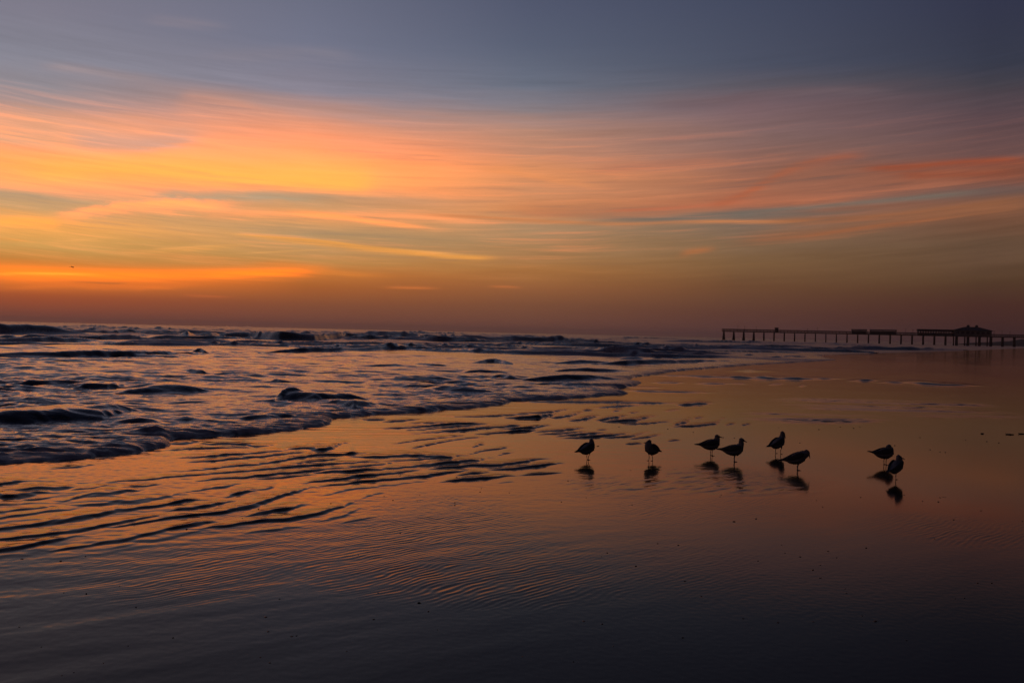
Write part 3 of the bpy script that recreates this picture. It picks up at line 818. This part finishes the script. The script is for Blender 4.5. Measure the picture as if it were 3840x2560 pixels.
nt.links.new(fmask, mx.inputs[0]); nt.links.new(b.outputs[0], mx.inputs[1]); nt.links.new(fo.outputs[0], mx.inputs[2])
nt.links.new(mx.outputs[0], nt.nodes['Material Output'].inputs[0])
sea = grid_mesh('sea', Xw, Yw, Zw, edge_w > -0.06, {'foam': fm, 'rough': rough_w}, m_sea)
tag(sea, 'grey surf with dark breakers and foamy swash reflecting the orange sky')

# sand and sea bed carrying on outside the detailed fan
bm = bmesh.new()
for x0, x1, y0, y1 in ((-7000, 7000, -7000, 7000),):
    vs = [bm.verts.new(p) for p in ((x0, y0, -1.2), (x1, y0, -1.2), (x1, y1, -1.2), (x0, y1, -1.2))]
    bm.faces.new(vs)
tag(link('sand_bed', bm_done(bm, 'sand_bed'), m_sand), kind='structure')


# ------------------------------------------------------------------ gulls
m_plume = mat('plumage_pale', (0.13, 0.13, 0.135), 0.85, var=0.15, vscale=60)
m_mantle = mat('plumage_grey', (0.05, 0.052, 0.058), 0.85, var=0.2, vscale=60)
m_dark = mat('plumage_dark', (0.02, 0.02, 0.022), 0.8, var=0.2, vscale=40)
m_bill = mat('bill_and_leg', (0.03, 0.015, 0.012), 0.5)
m_eye = mat('gull_eye', (0.01, 0.01, 0.01), 0.1)


def sweep_verts(bm, chain, lay, ident, sub=2, step=0.35):
    """densely swept ellipsoids along a chain of (x, y, z, rx, ry, rz)"""
    out = []
    for a, b_ in zip(chain[:-1], chain[1:]):
        L = (Vector(a[:3]) - Vector(b_[:3])).length
        n_ = max(1, int(L / (step * min(min(a[3:]), min(b_[3:])) + 0.0015)))
        for i in range(n_):
            t = i / n_
            out.append([p + (q_ - p) * t for p, q_ in zip(a, b_)])
    out.append(list(chain[-1]))
    for x, y, z, rx, ry, rz in out:
        M = Matrix.Translation((x, y, z)) @ Matrix.Diagonal((rx, ry, rz, 1))
        bmesh.ops.create_icosphere(bm, subdivisions=sub, radius=1.0, matrix=M)
    return out


def voxel(chains, size, smooth, name):
    """one continuous skin round all chains; returns mesh with material index = chain's material"""
    bm = bmesh.new()
    pts = []
    for ch, mi in chains:
        o_ = sweep_verts(bm, ch, None, mi, 1)
        pts += [(Vector(p[:3]), min(p[3:]), mi) for p in o_]
    me0 = bpy.data.meshes.new('tmp')
    bm.to_mesh(me0); bm.free()
    o = bpy.data.objects.new('tmp', me0)
    COL.objects.link(o)
    r_ = o.modifiers.new('r', 'REMESH'); r_.mode = 'VOXEL'; r_.voxel_size = size
    if smooth:
        s2 = o.modifiers.new('s', 'SMOOTH'); s2.factor = 0.5; s2.iterations = smooth
    dg = bpy.context.evaluated_depsgraph_get()
    me = bpy.data.meshes.new_from_object(o.evaluated_get(dg))
    bpy.data.objects.remove(o); bpy.data.meshes.remove(me0)
    me.name = name
    kd = KDTree(len(pts))
    for i, (p, r0, mi) in enumerate(pts): kd.insert(p, i)
    kd.balance()
    for po in me.polygons:
        best = min(kd.find_n(po.center, 6), key=lambda h: h[2] - pts[h[1]][1])
        po.material_index = pts[best[1]][2]
    me.shade_smooth()
    return me


def gull(px, py, yaw, pitch, head, head_yaw, bill_drop, label, hunch=False, tuck=False, one_leg=False, spread=0.022, size=1.0, leg_fwd=0.0, tail_up=0.0):
    """a standing gull, feet on the sand at the traced pixel; local +x is where the body faces"""
    loc = ground(px, py)
    loc.z = sand_z(loc.x, loc.y) - 0.002
    cp, sp = math.cos(pitch), math.sin(pitch)

    def rp(x, z):      # pitch the trunk about the hip
        x0, z0 = 0.0, 0.155
        return x0 + (x - x0) * cp - (z - z0) * sp, z0 + (x - x0) * sp + (z - z0) * cp
    body = []
    for x, z, rx, ry, rz in ((-.215, .166 + tail_up, .020, .018, .006), (-.175, .160 + tail_up * .7, .022, .022, .008), (-.135, .154 + tail_up * .4, .028, .032, .022), (-.095, .153, .036, .044, .040), (-.05, .155, .048, .056, .058),
                             (-.005, .158, .058, .062, .068), (.035, .164, .058, .062, .070), (.060, .178, .050, .054, .058)):
        X, Z = rp(x, z)
        k_ = 1.17 if x > -.12 else 1.04
        body.append((X, 0.0, Z - (.008 if x > -.12 else 0), rx * k_, ry * k_, rz * k_))
    hx, hz = head
    bx, bz = body[-1][0], body[-1][2]
    hy = head_yaw
    # neck up to the head
    mx_, mz_ = bx + (hx - bx) * 0.45 + (0.012 if not hunch else 0.03), bz + (hz - bz) * 0.5
    neck = [body[-1], (mx_, 0, mz_, .043, .040, .042), (hx - .004, 0, hz - .022, .034, .031, .032), (hx, 0, hz, .035, .030, .032)]
    fx, fy = math.cos(hy), math.sin(hy)
    face = [(hx, 0, hz, .035, .030, .032), (hx + fx * .022, fy * .022, hz - .003 - bill_drop * .010, .024, .021, .022), (hx + fx * .036, fy * .036, hz - .006 - bill_drop * .022, .009, .008, .009)]
    bl = 0.042
    c_, s_b = math.cos(bill_drop), math.sin(bill_drop)
    b0 = Vector((hx + fx * .036, fy * .036, hz - .006 - bill_drop * .020))
    bd = Vector((fx * c_, fy * c_, -s_b))
    b1 = b0 + bd * bl * .6
    b2 = b0 + bd * bl + Vector((0, 0, -.006))
    bill = [(b0.x, b0.y, b0.z, .009, .0075, .010), (b1.x, b1.y, b1.z, .0075, .006, .0082), (b2.x, b2.y, b2.z, .0045, .004, .0045)]
    chains = [(body, 0), (neck, 1 if not tuck else 0), (face, 1), (bill, 2)]
    # tail fan
    t0, t1 = rp(-.13, .153 + tail_up * .4), rp(-.235, .168 + tail_up)
    for yy in (-.014, 0, .014):
        chains.append(([(t0[0], yy * .6, t0[1], .02, .014, .010), (t1[0], yy, t1[1], .010, .009, .0035)], 0))
    # legs, ankles and webbed feet
    hipx, hipz = rp(0.0, .115)
    for sgn in (1, -1):
        if one_leg and sgn < 0: continue
        y0 = spread * sgn * (0.25 if one_leg else 1)
        fxp = leg_fwd * sgn
        chains.append(([(hipx, y0, hipz, .020, .016, .022), (hipx + .004, y0, .092, .011, .010, .014), (hipx + .001, y0, .078, .0055, .0055, .0055), (fxp * .5 - .003, y0, .052, .0062, .0062, .006),
                        (fxp, y0, .006, .0048, .0048, .0048)], 2))
        for da in (-.45, 0, .45):
            ln = .036 if da == 0 else .031
            chains.append(([(fxp, y0, .005, .005, .005, .0045), (fxp + ln * math.cos(da), y0 + ln * math.sin(da), .003, .004, .0045, .003)], 2))
        chains.append(([(fxp + .008, y0, .0035, .006, .006, .003), (fxp + .022, y0, .003, .007, .010, .0028)], 2))
        chains.append(([(fxp, y0, .005, .004, .004, .004), (fxp - .010, y0, .006, .003, .003, .003)], 2))
    if hunch:      # breast plumage fluffed forward
        chains.append(([(bx, 0, bz, .044, .048, .046), (bx + .030, 0, bz - .006, .026, .028, .026)], 0))
    me = voxel(chains, 0.0034, 3, 'gull')
    me.materials.clear()
    for m_ in (m_plume, m_dark, m_bill): me.materials.append(m_)
    o = link('gull', me)
    o.location = loc
    o.rotation_euler = (0, 0, yaw)
    o.scale = (size,) * 3
    tag(o, label, 'gull', 'gulls standing on the wet sand')
    # folded wings
    for sgn in (1, -1):
        ch = []
        for x, y, z, rx, ry, rz in ((.048, .050, .190, .034, .014, .032), (.01, .057, .184, .040, .016, .044), (-.05, .053, .178, .042, .015, .040), (-.11, .038, .172, .036, .011, .026),
                                    (-.165, .022, .170, .026, .007, .011), (-.215, .012, .174 + tail_up, .020, .005, .005), (-.250, .006, .179 + tail_up, .012, .003, .003)):
            X, Z = rp(x, z)
            ch.append((X, y * sgn, Z, rx, ry, rz))
        wm = voxel([(ch, 0)], 0.0042, 4, 'wing')
        link('wing', wm, m_mantle, o)
    ey = Vector((hx, 0, hz)) + Vector((fx * .014, fy * .014, .007))
    for sgn in (1, -1):
        bm = bmesh.new()
        bmesh.ops.create_icosphere(bm, subdivisions=2, radius=.0042, matrix=Matrix.Translation(ey + Vector((-fy, fx, 0)) * .0255 * sgn))
        link('eye', bm_done(bm, 'eye', True), m_eye, o)
    return o


gull(2204, 1724, R(42), R(12), (.060, .250), R(15), .15, 'gull facing away with its head turned from view, leftmost of the flock', leg_fwd=.012, size=.98)
gull(2440, 1727, R(228), R(16), (.040, .248), R(-35), .12, 'gull facing left with its tail to the right, the only one turned that way', leg_fwd=-.01)
gull(2668, 1708, R(8), R(4), (.070, .262), R(-8), .05, 'gull in profile facing right with raised bill, just behind another gull', leg_fwd=.0, spread=.03)
gull(2754, 1731, R(-4), R(2), (.080, .287), R(4), .30, 'tall gull in profile facing right with long neck and drooping bill', spread=.02)
gull(2918, 1701, R(35), R(14), (.078, .288), R(-25), 1.25, 'gull stretching its neck up and tucking its bill down to its breast', spread=.045)
gull(2991, 1763, R(-6), R(13), (.098, .232), R(0), 1.35, 'hunched gull bowing its head to preen its breast', hunch=True, spread=.022)
gull(3319, 1742, R(6), R(2), (.048, .240), R(172), .55, 'gull with head turned backwards to preen, standing behind a one-legged gull', tuck=True, spread=.03, tail_up=.012)
gull(3361, 1798, R(44), R(14), (.040, .262), R(-42), .25, 'gull resting on a single leg, nearest and rightmost of the flock', one_leg=True)

# ------------------------------------------------------------------ birds in flight, far off
def flyer(px, py, depth, span, yaw, droop, label):
    bm = bmesh.new()
    L = span * .34
    rings = [(-.5, .02), (-.3, .10), (0, .16), (.25, .12), (.38, .08), (.5, .06), (.62, .02)]
    prev = None
    for x, r_ in rings:
        ring = [bm.verts.new((x * L, math.cos(a) * r_ * L, math.sin(a) * r_ * L)) for a in [2 * math.pi * i / 8 for i in range(8)]]
        if prev:
            for i in range(8): bm.faces.new((prev[i], prev[(i + 1) % 8], ring[(i + 1) % 8], ring[i]))
        else: bm.faces.new(ring[::-1])
        prev = ring
    bm.faces.new(prev)
    for sgn in (1, -1):
        st = []
        for t, x0, x1, zz_ in ((0.05, -.10, .16, .05), (.45, -.04, .16, .16), (.75, -.12, .08, .12 - droop), (1.0, -.20, -.16, -.02 - 2 * droop)):
            y = t * span / 2 * sgn
            st.append([bm.verts.new((x0 * span, y, zz_ * span * .5)), bm.verts.new((x1 * span, y, zz_ * span * .5)), bm.verts.new(((x0 + x1) / 2 * span, y, zz_ * span * .5 + .02 * span))])
        for a, c_ in zip(st[:-1], st[1:]):
            for i in range(3): bm.faces.new((a[i], a[(i + 1) % 3], c_[(i + 1) % 3], c_[i]))
        bm.faces.new(st[-1]); bm.faces.new(st[0][::-1])
    o = link('flying_bird', bm_done(bm, 'flying_bird', True), m_dark)
    o.location = aim(px, py, depth)
    o.rotation_euler = (R(12), R(-6), yaw)
    tag(o, label, 'bird', 'birds flying over the sea')


flyer(270, 1001, 330, 1.9, R(60), .10, 'distant dark bird flying above the bright orange band at the left')
flyer(1060, 1152, 520, 1.3, R(100), .06, 'tiny bird flying low over the breakers left of the middle')
flyer(3381, 1200, 420, 1.5, R(80), .02, 'small dark bird flying just above the pier roofs')

# ------------------------------------------------------------------ shells and weed on the sand
m_shell = [mat('shell_dark', (0.05, 0.035, 0.025), 0.5, var=.4, vscale=90), mat('shell_tan', (0.20, 0.13, 0.08), 0.5, var=.4, vscale=90)]


def shell_mesh(seed):
    rnd = random.Random(seed)
    bm = bmesh.new()
    rim, mid = [], []
    n_ = 11
    for i in range(n_):
        a = 2 * math.pi * i / n_
        r_ = 1 + .22 * rnd.uniform(-1, 1) + (.25 if abs(a - math.pi) < .6 else 0)
        rim.append(bm.verts.new((math.cos(a) * r_, math.sin(a) * r_ * .75, -.08)))
        mid.append(bm.verts.new((math.cos(a) * r_ * .62, math.sin(a) * r_ * .48, .30 + .12 * rnd.uniform(-1, 1) + .03 * (i % 2))))
    top = bm.verts.new((-.15, 0, .46))
    for i in range(n_):
        j = (i + 1) % n_
        bm.faces.new((rim[i], rim[j], mid[j], mid[i]))
        bm.faces.new((mid[i], mid[j], top))
    bm.faces.new(rim[::-1])
    return bm_done(bm, 'shell', True)


SH = [(m, shell_mesh(i)) for i, m in enumerate((0, 0, 1, 0, 1))]
for mi, me in SH:
    me.materials.append(m_shell[mi])
shell_px = [(1705, 1884), (1706, 1894), (1473, 1875), (1574, 1856), (1501, 1998), (1344, 2080), (1570, 2259), (1606, 2291), (1401, 2321), (2190, 2328), (2258, 2339), (1047, 2246), (997, 2312),
            (510, 2275), (680, 2194), (448, 2197), (324, 2225), (239, 2222), (320, 2085), (227, 2103), (85, 2095), (80, 2095), (1006, 2367), (1420, 2222), (976, 2462), (1013, 2483), (388, 2485), (232, 2533),
            (277, 2521), (155, 2425), (73, 2349), (1112, 2383), (1095, 2385), (2198, 1865), (2106, 1881), (2277, 2072), (2370, 1892), (2752, 1955), (2835, 1945), (2466, 2037), (2543, 2043), (2383, 2122), (2254, 2086),
            (3105, 2066), (3137, 2090), (3076, 2118), (3048, 2136), (3077, 2166), (2843, 2102), (2932, 2043), (2944, 2073), (3001, 2087), (3169, 2206), (3173, 2223), (2568, 2178), (2630, 2235), (2787, 2318),
            (2918, 2333), (3233, 2308), (3281, 2328), (3617, 2242), (3582, 2243), (3505, 2019), (3520, 1881), (3576, 1948), (3679, 1914), (3834, 1954), (3460, 1879), (3062, 1876), (3084, 1900), (3228, 1864), (3248, 2054),
            (2700, 1861), (2705, 1855), (2130, 1802), (2200, 1864), (2365, 1763), (2240, 1673), (2320, 1600), (2504, 1608), (2245, 1672), (2712, 1640), (2754, 1642), (2600, 1620), (2920, 1603), (3071, 1610), (3150, 1600),
            (3225, 1600), (3200, 1605), (3355, 1670), (3545, 1696), (3525, 1694), (3488, 1686), (3450, 1640), (3620, 1650), (3700, 1655), (3745, 1660), (3000, 1660), (3390, 1855), (3525, 1865), (3545, 1864), (3537, 1863),
            (1500, 1787), (1713, 1789), (1440, 1860), (1800, 1844), (1910, 1847), (1805, 1831), (1565, 1876), (970, 1909), (1057, 1938), (909, 1944), (1240, 1888), (700, 1985), (648, 2390), (1640, 2360), (2150, 2480), (2300, 2420),
            (2560, 2390), (1960, 2460), (1300, 2440), (480, 2420), (3050, 2330), (3400, 2400), (3665, 2185), (3720, 2185)]
SHELLS = []
rnd = random.Random(3)
seen = set()
for i, (px, py) in enumerate(shell_px):
    if (px // 12, py // 8) in seen: continue
    seen.add((px // 12, py // 8))
    mi, me = SH[i % 5]
    o = bpy.data.objects.new('shell', me)
    COL.objects.link(o)
    p = ground(px, py)
    sz = rnd.uniform(4.2, 7.5) * p.y / FPX if p.y < 9 else rnd.uniform(3.5, 5.5) * p.y / FPX
    sz = min(sz, .020) * .78
    if (px, py) in ((1570, 2259), (2190, 2328), (510, 2275), (3281, 2328), (997, 2312), (1706, 1894)): sz *= 1.5
    o.location = (p.x, p.y, sand_z(p.x, p.y))
    o.scale = (sz, sz, sz * rnd.uniform(.7, 1.1))
    o.rotation_euler = (rnd.uniform(-.2, .2), rnd.uniform(-.2, .2), rnd.uniform(0, 6.28))
    SHELLS.append((px, py, o))

ORD = 'first second third fourth fifth sixth seventh eighth ninth tenth eleventh twelfth thirteenth fourteenth fifteenth sixteenth seventeenth eighteenth nineteenth twentieth'.split()
ZONES = {}
for px, py, o in SHELLS:
    side = 'left' if px < 1280 else ('middle' if px < 2560 else 'right')
    row = 'on the dark sand along the bottom edge' if py > 2300 else ('on dark smooth sand above the bottom' if py > 2150 else ('on the rippled sand halfway down' if py > 1950 else ('just below the gulls' if py > 1840 else 'level with or behind the gulls')))
    ZONES.setdefault((side, row), []).append((px, py, o))
for (side, row), lst in ZONES.items():
    lst.sort(key=lambda t: t[:2])
    for i, (px, py, o) in enumerate(lst):
        tag(o, '%s broken shell from the left, %s, %s third' % (ORD[i], row, side), 'shell', 'broken shells scattered over the wet sand')

m_weed = mat('weed', (0.02, 0.016, 0.01), 0.6, var=.4, vscale=40)
for px, py, w, lab in ((3786, 1629, .075, 'flat dark weed clump near the right edge, wider of two'), (3832, 1627, .05, 'flat dark weed clump cut by the right edge of the view'), (3682, 1626, .03, 'small dark weed scrap left of the other weed clumps')):
    p = ground(px, py)
    bm = bmesh.new()
    rr = random.Random(px)
    for k in range(14):
        a = rr.uniform(0, 6.28); r_ = w * rr.uniform(.2, 1)
        c = Vector((math.cos(a) * r_, math.sin(a) * r_ * .5, .006))
        e_ = c + Vector((rr.uniform(-.5, .5) * w, rr.uniform(-.3, .3) * w, rr.uniform(-.004, .012)))
        tube(bm, c, e_, .008, .004, 6)
    bmesh.ops.create_icosphere(bm, subdivisions=2, radius=1, matrix=Matrix.Translation((0, 0, .004)) @ Matrix.Diagonal((w * .8, w * .4, .012, 1)))
    o = link('seaweed_clump', bm_done(bm, 'seaweed_clump', True), m_weed)
    o.location = (p.x, p.y, sand_z(p.x, p.y))
    tag(o, lab, 'seaweed', 'weed scraps on the sand at the right')

# ------------------------------------------------------------------ pier
m_timber = mat('weathered_timber', (0.075, 0.058, 0.048), 0.85, var=.35, vscale=1.2)
m_wall = mat('painted_board_wall', (0.10, 0.085, 0.08), 0.8, var=.2, vscale=.6)
m_roof = mat('roof_shingle', (0.035, 0.03, 0.03), 0.85, var=.3, vscale=1.5)
m_glass = mat('window_glass', (0.03, 0.03, 0.035), 0.08, ior=1.5)
TIP = Vector((aim(2714, 1262, 555).x, 555.0, 0.0))
PD = Vector((.954, -.298, 0)).normalized()
P_ROT = math.atan2(PD.y, PD.x)


def pier_s(px):
    d = ray(px, 1262 + (px - 2714) * .0227)
    u = d.x / d.y
    return (u * TIP.y - TIP.x) / (PD.x - u * PD.y)


DECK = 5.35
pier = empty('fishing_pier', TIP, P_ROT)
tag(pier, 'long dark timber fishing pier on rows of piles at the far right', 'pier')
LEN, HW = 205.0, 3.0
bm = bmesh.new(); box(bm, -1, LEN, -HW, HW, DECK - .12, DECK)
link('deck', bm_done(bm, 'deck'), m_timber, pier)
for yy in (-HW + .3, 0, HW - .3):
    bm = bmesh.new(); box(bm, -.8, LEN, yy - .15, yy + .15, DECK - .55, DECK - .123)
    link('stringer', bm_done(bm, 'stringer'), m_timber, pier)
rail_me = None
for yy in (-HW + .06, HW - .06):
    bm = bmesh.new()
    for zc in (.25, .55, .82):
        box(bm, -.9, LEN, yy - .03, yy + .03, DECK + zc, DECK + zc + .15)
    box(bm, -.9, LEN, yy - .10, yy + .10, DECK + 1.05, DECK + 1.12)
    k = 0.0
    while k < LEN:
        box(bm, k - .06, k + .06, yy + .035, yy + .13, DECK + .002, DECK + 1.045)
        k += 1.8
    link('railing', bm_done(bm, 'railing'), m_timber, pier)
bm = bmesh.new()
for zc in (.25, .55, .82, 1.05): box(bm, -.98, -.92, -HW, HW, DECK + zc, DECK + zc + .12)
link('end_railing', bm_done(bm, 'end_railing'), m_timber, pier)


def pile_me(dx):
    bm = bmesh.new()
    tube(bm, (dx, 0, -1.5), (0, 0, DECK - .86), .34, .28, 10)
    return bm_done(bm, 'pile', True)


piles = {dx: pile_me(dx) for dx in (0.0, .45, -.45)}
for me in piles.values(): me.materials.append(m_timber)
bm = bmesh.new(); box(bm, -.18, .18, -HW, HW, DECK - .86, DECK - .553)
cap_me = bm_done(bm, 'cap_beam'); cap_me.materials.append(m_timber)
bm = bmesh.new(); tube(bm, (-.3, 0, 1.0), (.3, 0, 4.2), .09, .09, 6); tube(bm, (.3, .14, 1.0), (-.3, .14, 4.2), .09, .09, 6)
xb_me = bm_done(bm, 'cross_brace'); xb_me.materials.append(m_timber)
nb = 0
s0 = 0.0
while s0 < LEN:
    for nm, me, y in ([('cap_beam', cap_me, 0)]
                      + ([('pile', piles[.45], -2.2), ('pile', piles[-.45], -2.2), ('pile', piles[.45], 2.2), ('pile', piles[-.45], 2.2), ('cross_brace', xb_me, -2.2)] if nb < 4
                         else [('pile', piles[0.0], -2.2), ('pile', piles[0.0], 0.0), ('pile', piles[0.0], 2.2)])):
        o = bpy.data.objects.new(nm, me); COL.objects.link(o); o.parent = pier; o.location = (s0, y, 0)
    nb += 1
    s0 += 5.43


def s_of(px): return pier_s(px)


def pier_thing(name, px, label, cat):
    o = empty(name, TIP + PD * s_of(px) + Vector((0, 0, DECK + .004)), P_ROT)
    tag(o, label, cat)
    return o


def windows(root, xs, z0, z1, w, y, n=-1):
    for x in xs:
        bm = bmesh.new()
        box(bm, x - w / 2 - .08, x + w / 2 + .08, y - .05, y + .03, z0 - .08, z1 + .08)
        f = link('window', bm_done(bm, 'window'), m_timber, root)
        bm = bmesh.new()
        box(bm, x - w / 2, x + w / 2, y - .07, y - .053, z0, z1)
        link('pane', bm_done(bm, 'pane'), m_glass, f)


# long hall and hip-roofed pavilion
L1 = s_of(3573) - s_of(3440)
hall = pier_thing('pier_hall', 3440, 'long flat-roofed hall with a row of openings beside the pier pavilion', 'building')
bm = bmesh.new(); box(bm, 0, L1 - .05, -2.6, 2.6, 0, .95)
link('lower_wall', bm_done(bm, 'lower_wall'), m_wall, hall)
k = 0.0
bm_post = bmesh.new(); box(bm_post, -.2, .2, -.12, .12, .953, 1.9)
post_me = bm_done(bm_post, 'post'); post_me.materials.append(m_timber)
while k < L1:
    for yy in (-2.45, 2.45):
        o = bpy.data.objects.new('post', post_me); COL.objects.link(o); o.parent = hall; o.location = (k + .25, yy, 0)
    k += 1.25
bm = bmesh.new(); box(bm, -.3, L1 - .05, -3.0, 3.0, 1.903, 3.0)
link('roof', bm_done(bm, 'roof'), m_roof, hall)

L2 = s_of(3712) - s_of(3574)
pav = pier_thing('pier_pavilion', 3574, 'dark pavilion with hipped roof and two cupolas over the pier', 'building')
bm = bmesh.new(); box(bm, 0, L2, -5.0, 5.0, -.5, 2.55)
link('wall', bm_done(bm, 'wall'), m_wall, pav)
bm = bmesh.new()
ov = .5
ez, rz = 2.553, 4.6
c4 = [bm.verts.new(p) for p in ((-ov, -5.5, ez), (L2 + ov, -5.5, ez), (L2 + ov, 5.5, ez), (-ov, 5.5, ez))]
c5 = [bm.verts.new(p) for p in ((-ov, -5.5, ez + .25), (L2 + ov, -5.5, ez + .25), (L2 + ov, 5.5, ez + .25), (-ov, 5.5, ez + .25))]
rg = [bm.verts.new((L2 * .30, -1.2, rz)), bm.verts.new((L2 * .66, -1.2, rz)), bm.verts.new((L2 * .66, 1.2, rz)), bm.verts.new((L2 * .30, 1.2, rz))]
bm.faces.new(c4[::-1])
for i in range(4):
    j = (i + 1) % 4
    bm.faces.new((c4[i], c4[j], c5[j], c5[i])); bm.faces.new((c5[i], c5[j], rg[j], rg[i]))
bm.faces.new(rg)
roof = link('roof', bm_done(bm, 'roof'), m_roof, pav)
for fx_ in (.40, .63):
    bm = bmesh.new()
    x = L2 * fx_
    box(bm, x - .6, x + .6, -.6, .6, rz + .002, rz + .6)
    vs = [bm.verts.new((x + a * .85, b_ * .85, rz + .602)) for a, b_ in ((-1, -1), (1, -1), (1, 1), (-1, 1))]
    ap = bm.verts.new((x, 0, rz + 1.1))
    bm.faces.new(vs[::-1])
    for i in range(4): bm.faces.new((vs[i], vs[(i + 1) % 4], ap))
    link('cupola', bm_done(bm, 'cupola'), m_roof, roof)
windows(pav, [1.5 + i * 2.4 for i in range(int((L2 - 1.5) / 2.4) + 1) if 1.5 + i * 2.4 < L2 - .7], 1.0, 2.1, 1.3, -5.0)
bm_leg = bmesh.new(); tube(bm_leg, (0, 0, -1.5 - DECK), (0, 0, -.505), .36, .32, 10)
leg_me = bm_done(bm_leg, 'pile', True); leg_me.materials.append(m_timber)
for fx_ in (.04, .35, .66, .965):
    for yy in (-4.6, 4.6):
        o = bpy.data.objects.new('pile', leg_me); COL.objects.link(o); o.parent = pav; o.location = (L2 * fx_, yy, 0)
# shelters
for a, b_, lab in ((3193, 3249, 'shorter roofed shelter in the middle of the pier'), (3262, 3360, 'longer roofed shelter on the pier, the one nearer the hall')):
    Ls = s_of(b_) - s_of(a)
    sh = pier_thing('pier_shelter', a, lab, 'shelter')
    bm = bmesh.new(); box(bm, .1, Ls - .1, -1.9, -1.75, 0, 1.55); box(bm, .1, Ls - .1, 1.75, 1.9, 0, 1.2)
    link('wall', bm_done(bm, 'wall'), m_wall, sh)
    for x in (.15, Ls * .5, Ls - .15):
        for yy in (-2.1, 2.1):
            bm = bmesh.new(); box(bm, x - .1, x + .1, yy - .1, yy + .1, 0, 1.75)
            link('post', bm_done(bm, 'post'), m_timber, sh)
    bm = bmesh.new()
    for x in (0, Ls):
        pass
    prof_ = [(-2.5, 1.753), (2.5, 1.753), (2.5, 1.95), (0, 2.35), (-2.5, 1.95)]
    ra = [bm.verts.new((-.2, y, z)) for y, z in prof_]; rb = [bm.verts.new((Ls + .2, y, z)) for y, z in prof_]
    for i in range(5): bm.faces.new((ra[i], ra[(i + 1) % 5], rb[(i + 1) % 5], rb[i]))
    bm.faces.new(ra[::-1]); bm.faces.new(rb)
    link('roof', bm_done(bm, 'roof'), m_roof, sh)
# kiosk
ki = pier_thing('pier_kiosk', 2905, 'small square kiosk near the seaward end of the pier', 'kiosk')
bm = bmesh.new(); box(bm, 0, 1.9, -1, 1, 0, 2.1)
link('wall', bm_done(bm, 'wall'), m_wall, ki)
bm = bmesh.new(); box(bm, -.25, 2.15, -1.3, 1.3, 2.103, 2.3)
link('roof', bm_done(bm, 'roof'), m_roof, ki)
bm = bmesh.new(); box(bm, .4, 1.5, -1.04, -1.003, .95, 1.75)
link('shutter', bm_done(bm, 'shutter'), m_timber, ki)
# lamp posts along the railing
lamps = [(2765, 'leftmost lamp post near the pier tip'), (2790, 'second lamp post from the pier tip'), (2834, 'lamp post left of the pier kiosk'), (3064, 'lamp post on the open pier between kiosk and shelters'),
         (3027, 'short thick post on the open pier right of the kiosk'), (3397, 'lamp post left of two between shelter and hall'), (3424, 'lamp post just left of the hall'), (3730, 'lamp post just right of the pavilion'), (3760, 'second lamp post right of the pavilion'), (3790, 'lamp post nearest the right edge of the view')]
for px, lab in lamps:
    lo = empty('lamp_post', TIP + PD * s_of(px) + Vector((.298, .954, 0)) * (HW - .3) + Vector((0, 0, DECK)), P_ROT)
    tag(lo, lab, 'lamp post', 'lamp posts along the pier')
    hh = 2.6 if px not in (3027,) else 1.9
    bm = bmesh.new(); tube(bm, (0, 0, 0), (0, 0, hh), .09, .06, 8)
    link('pole', bm_done(bm, 'pole', True), m_timber, lo)
    bm = bmesh.new(); box(bm, -.25, .25, -.18, .18, hh, hh + .16)
    link('lamp_head', bm_done(bm, 'lamp_head'), m_timber, lo)

# ------------------------------------------------------------------ low dunes behind the pier
nx, ny = 160, 26
xs = np.linspace(260, 1600, nx); 
co, fa = [], []
for i in range(nx):
    for j in range(ny):
        t = j / (ny - 1)
        x = xs[i]
        y = 690 + (x - 232) * .25 + (t - .5) * 120
        e_ = sstep(318, 372, np.array(x)) * math.sin(math.pi * t) ** .8
        h = float(e_) * (4.8 + 1.6 * float(perlin(np.array([x / 22.0]), np.array([t * 3]), 91)[0]) + 1.2 * float(perlin(np.array([x / 5.0]), np.array([t * 9]), 92)[0])) - .4
        co.append((x, y, h))
for i in range(nx - 1):
    for j in range(ny - 1):
        a = i * ny + j
        fa.append((a, a + ny, a + ny + 1, a + 1))
me = bpy.data.meshes.new('dunes'); me.from_pydata(co, [], fa); me.shade_smooth()
tag(link('dunes', me, mat('dune_scrub', (0.05, 0.05, 0.035), 0.9, var=.4, vscale=.3)), kind='structure')

# ------------------------------------------------------------------ sea haze
bm = bmesh.new()
box(bm, -7100, 7100, -7100, 7100, -2.2, 30)
hz = link('haze', bm_done(bm, 'haze'))
m_h = bpy.data.materials.new('haze_air')
m_h.use_nodes = True
m_h.node_tree.nodes.clear()
vo = m_h.node_tree.nodes.new('ShaderNodeVolumePrincipled')
vo.inputs['Color'].default_value = (0.80, 0.78, 0.80, 1)
vo.inputs['Density'].default_value = 0.00015
vo.inputs['Anisotropy'].default_value = 0.5
mo = m_h.node_tree.nodes.new('ShaderNodeOutputMaterial')
m_h.node_tree.links.new(vo.outputs[0], mo.inputs['Volume'])
hz.data.materials.append(m_h)
tag(hz, kind='stuff')
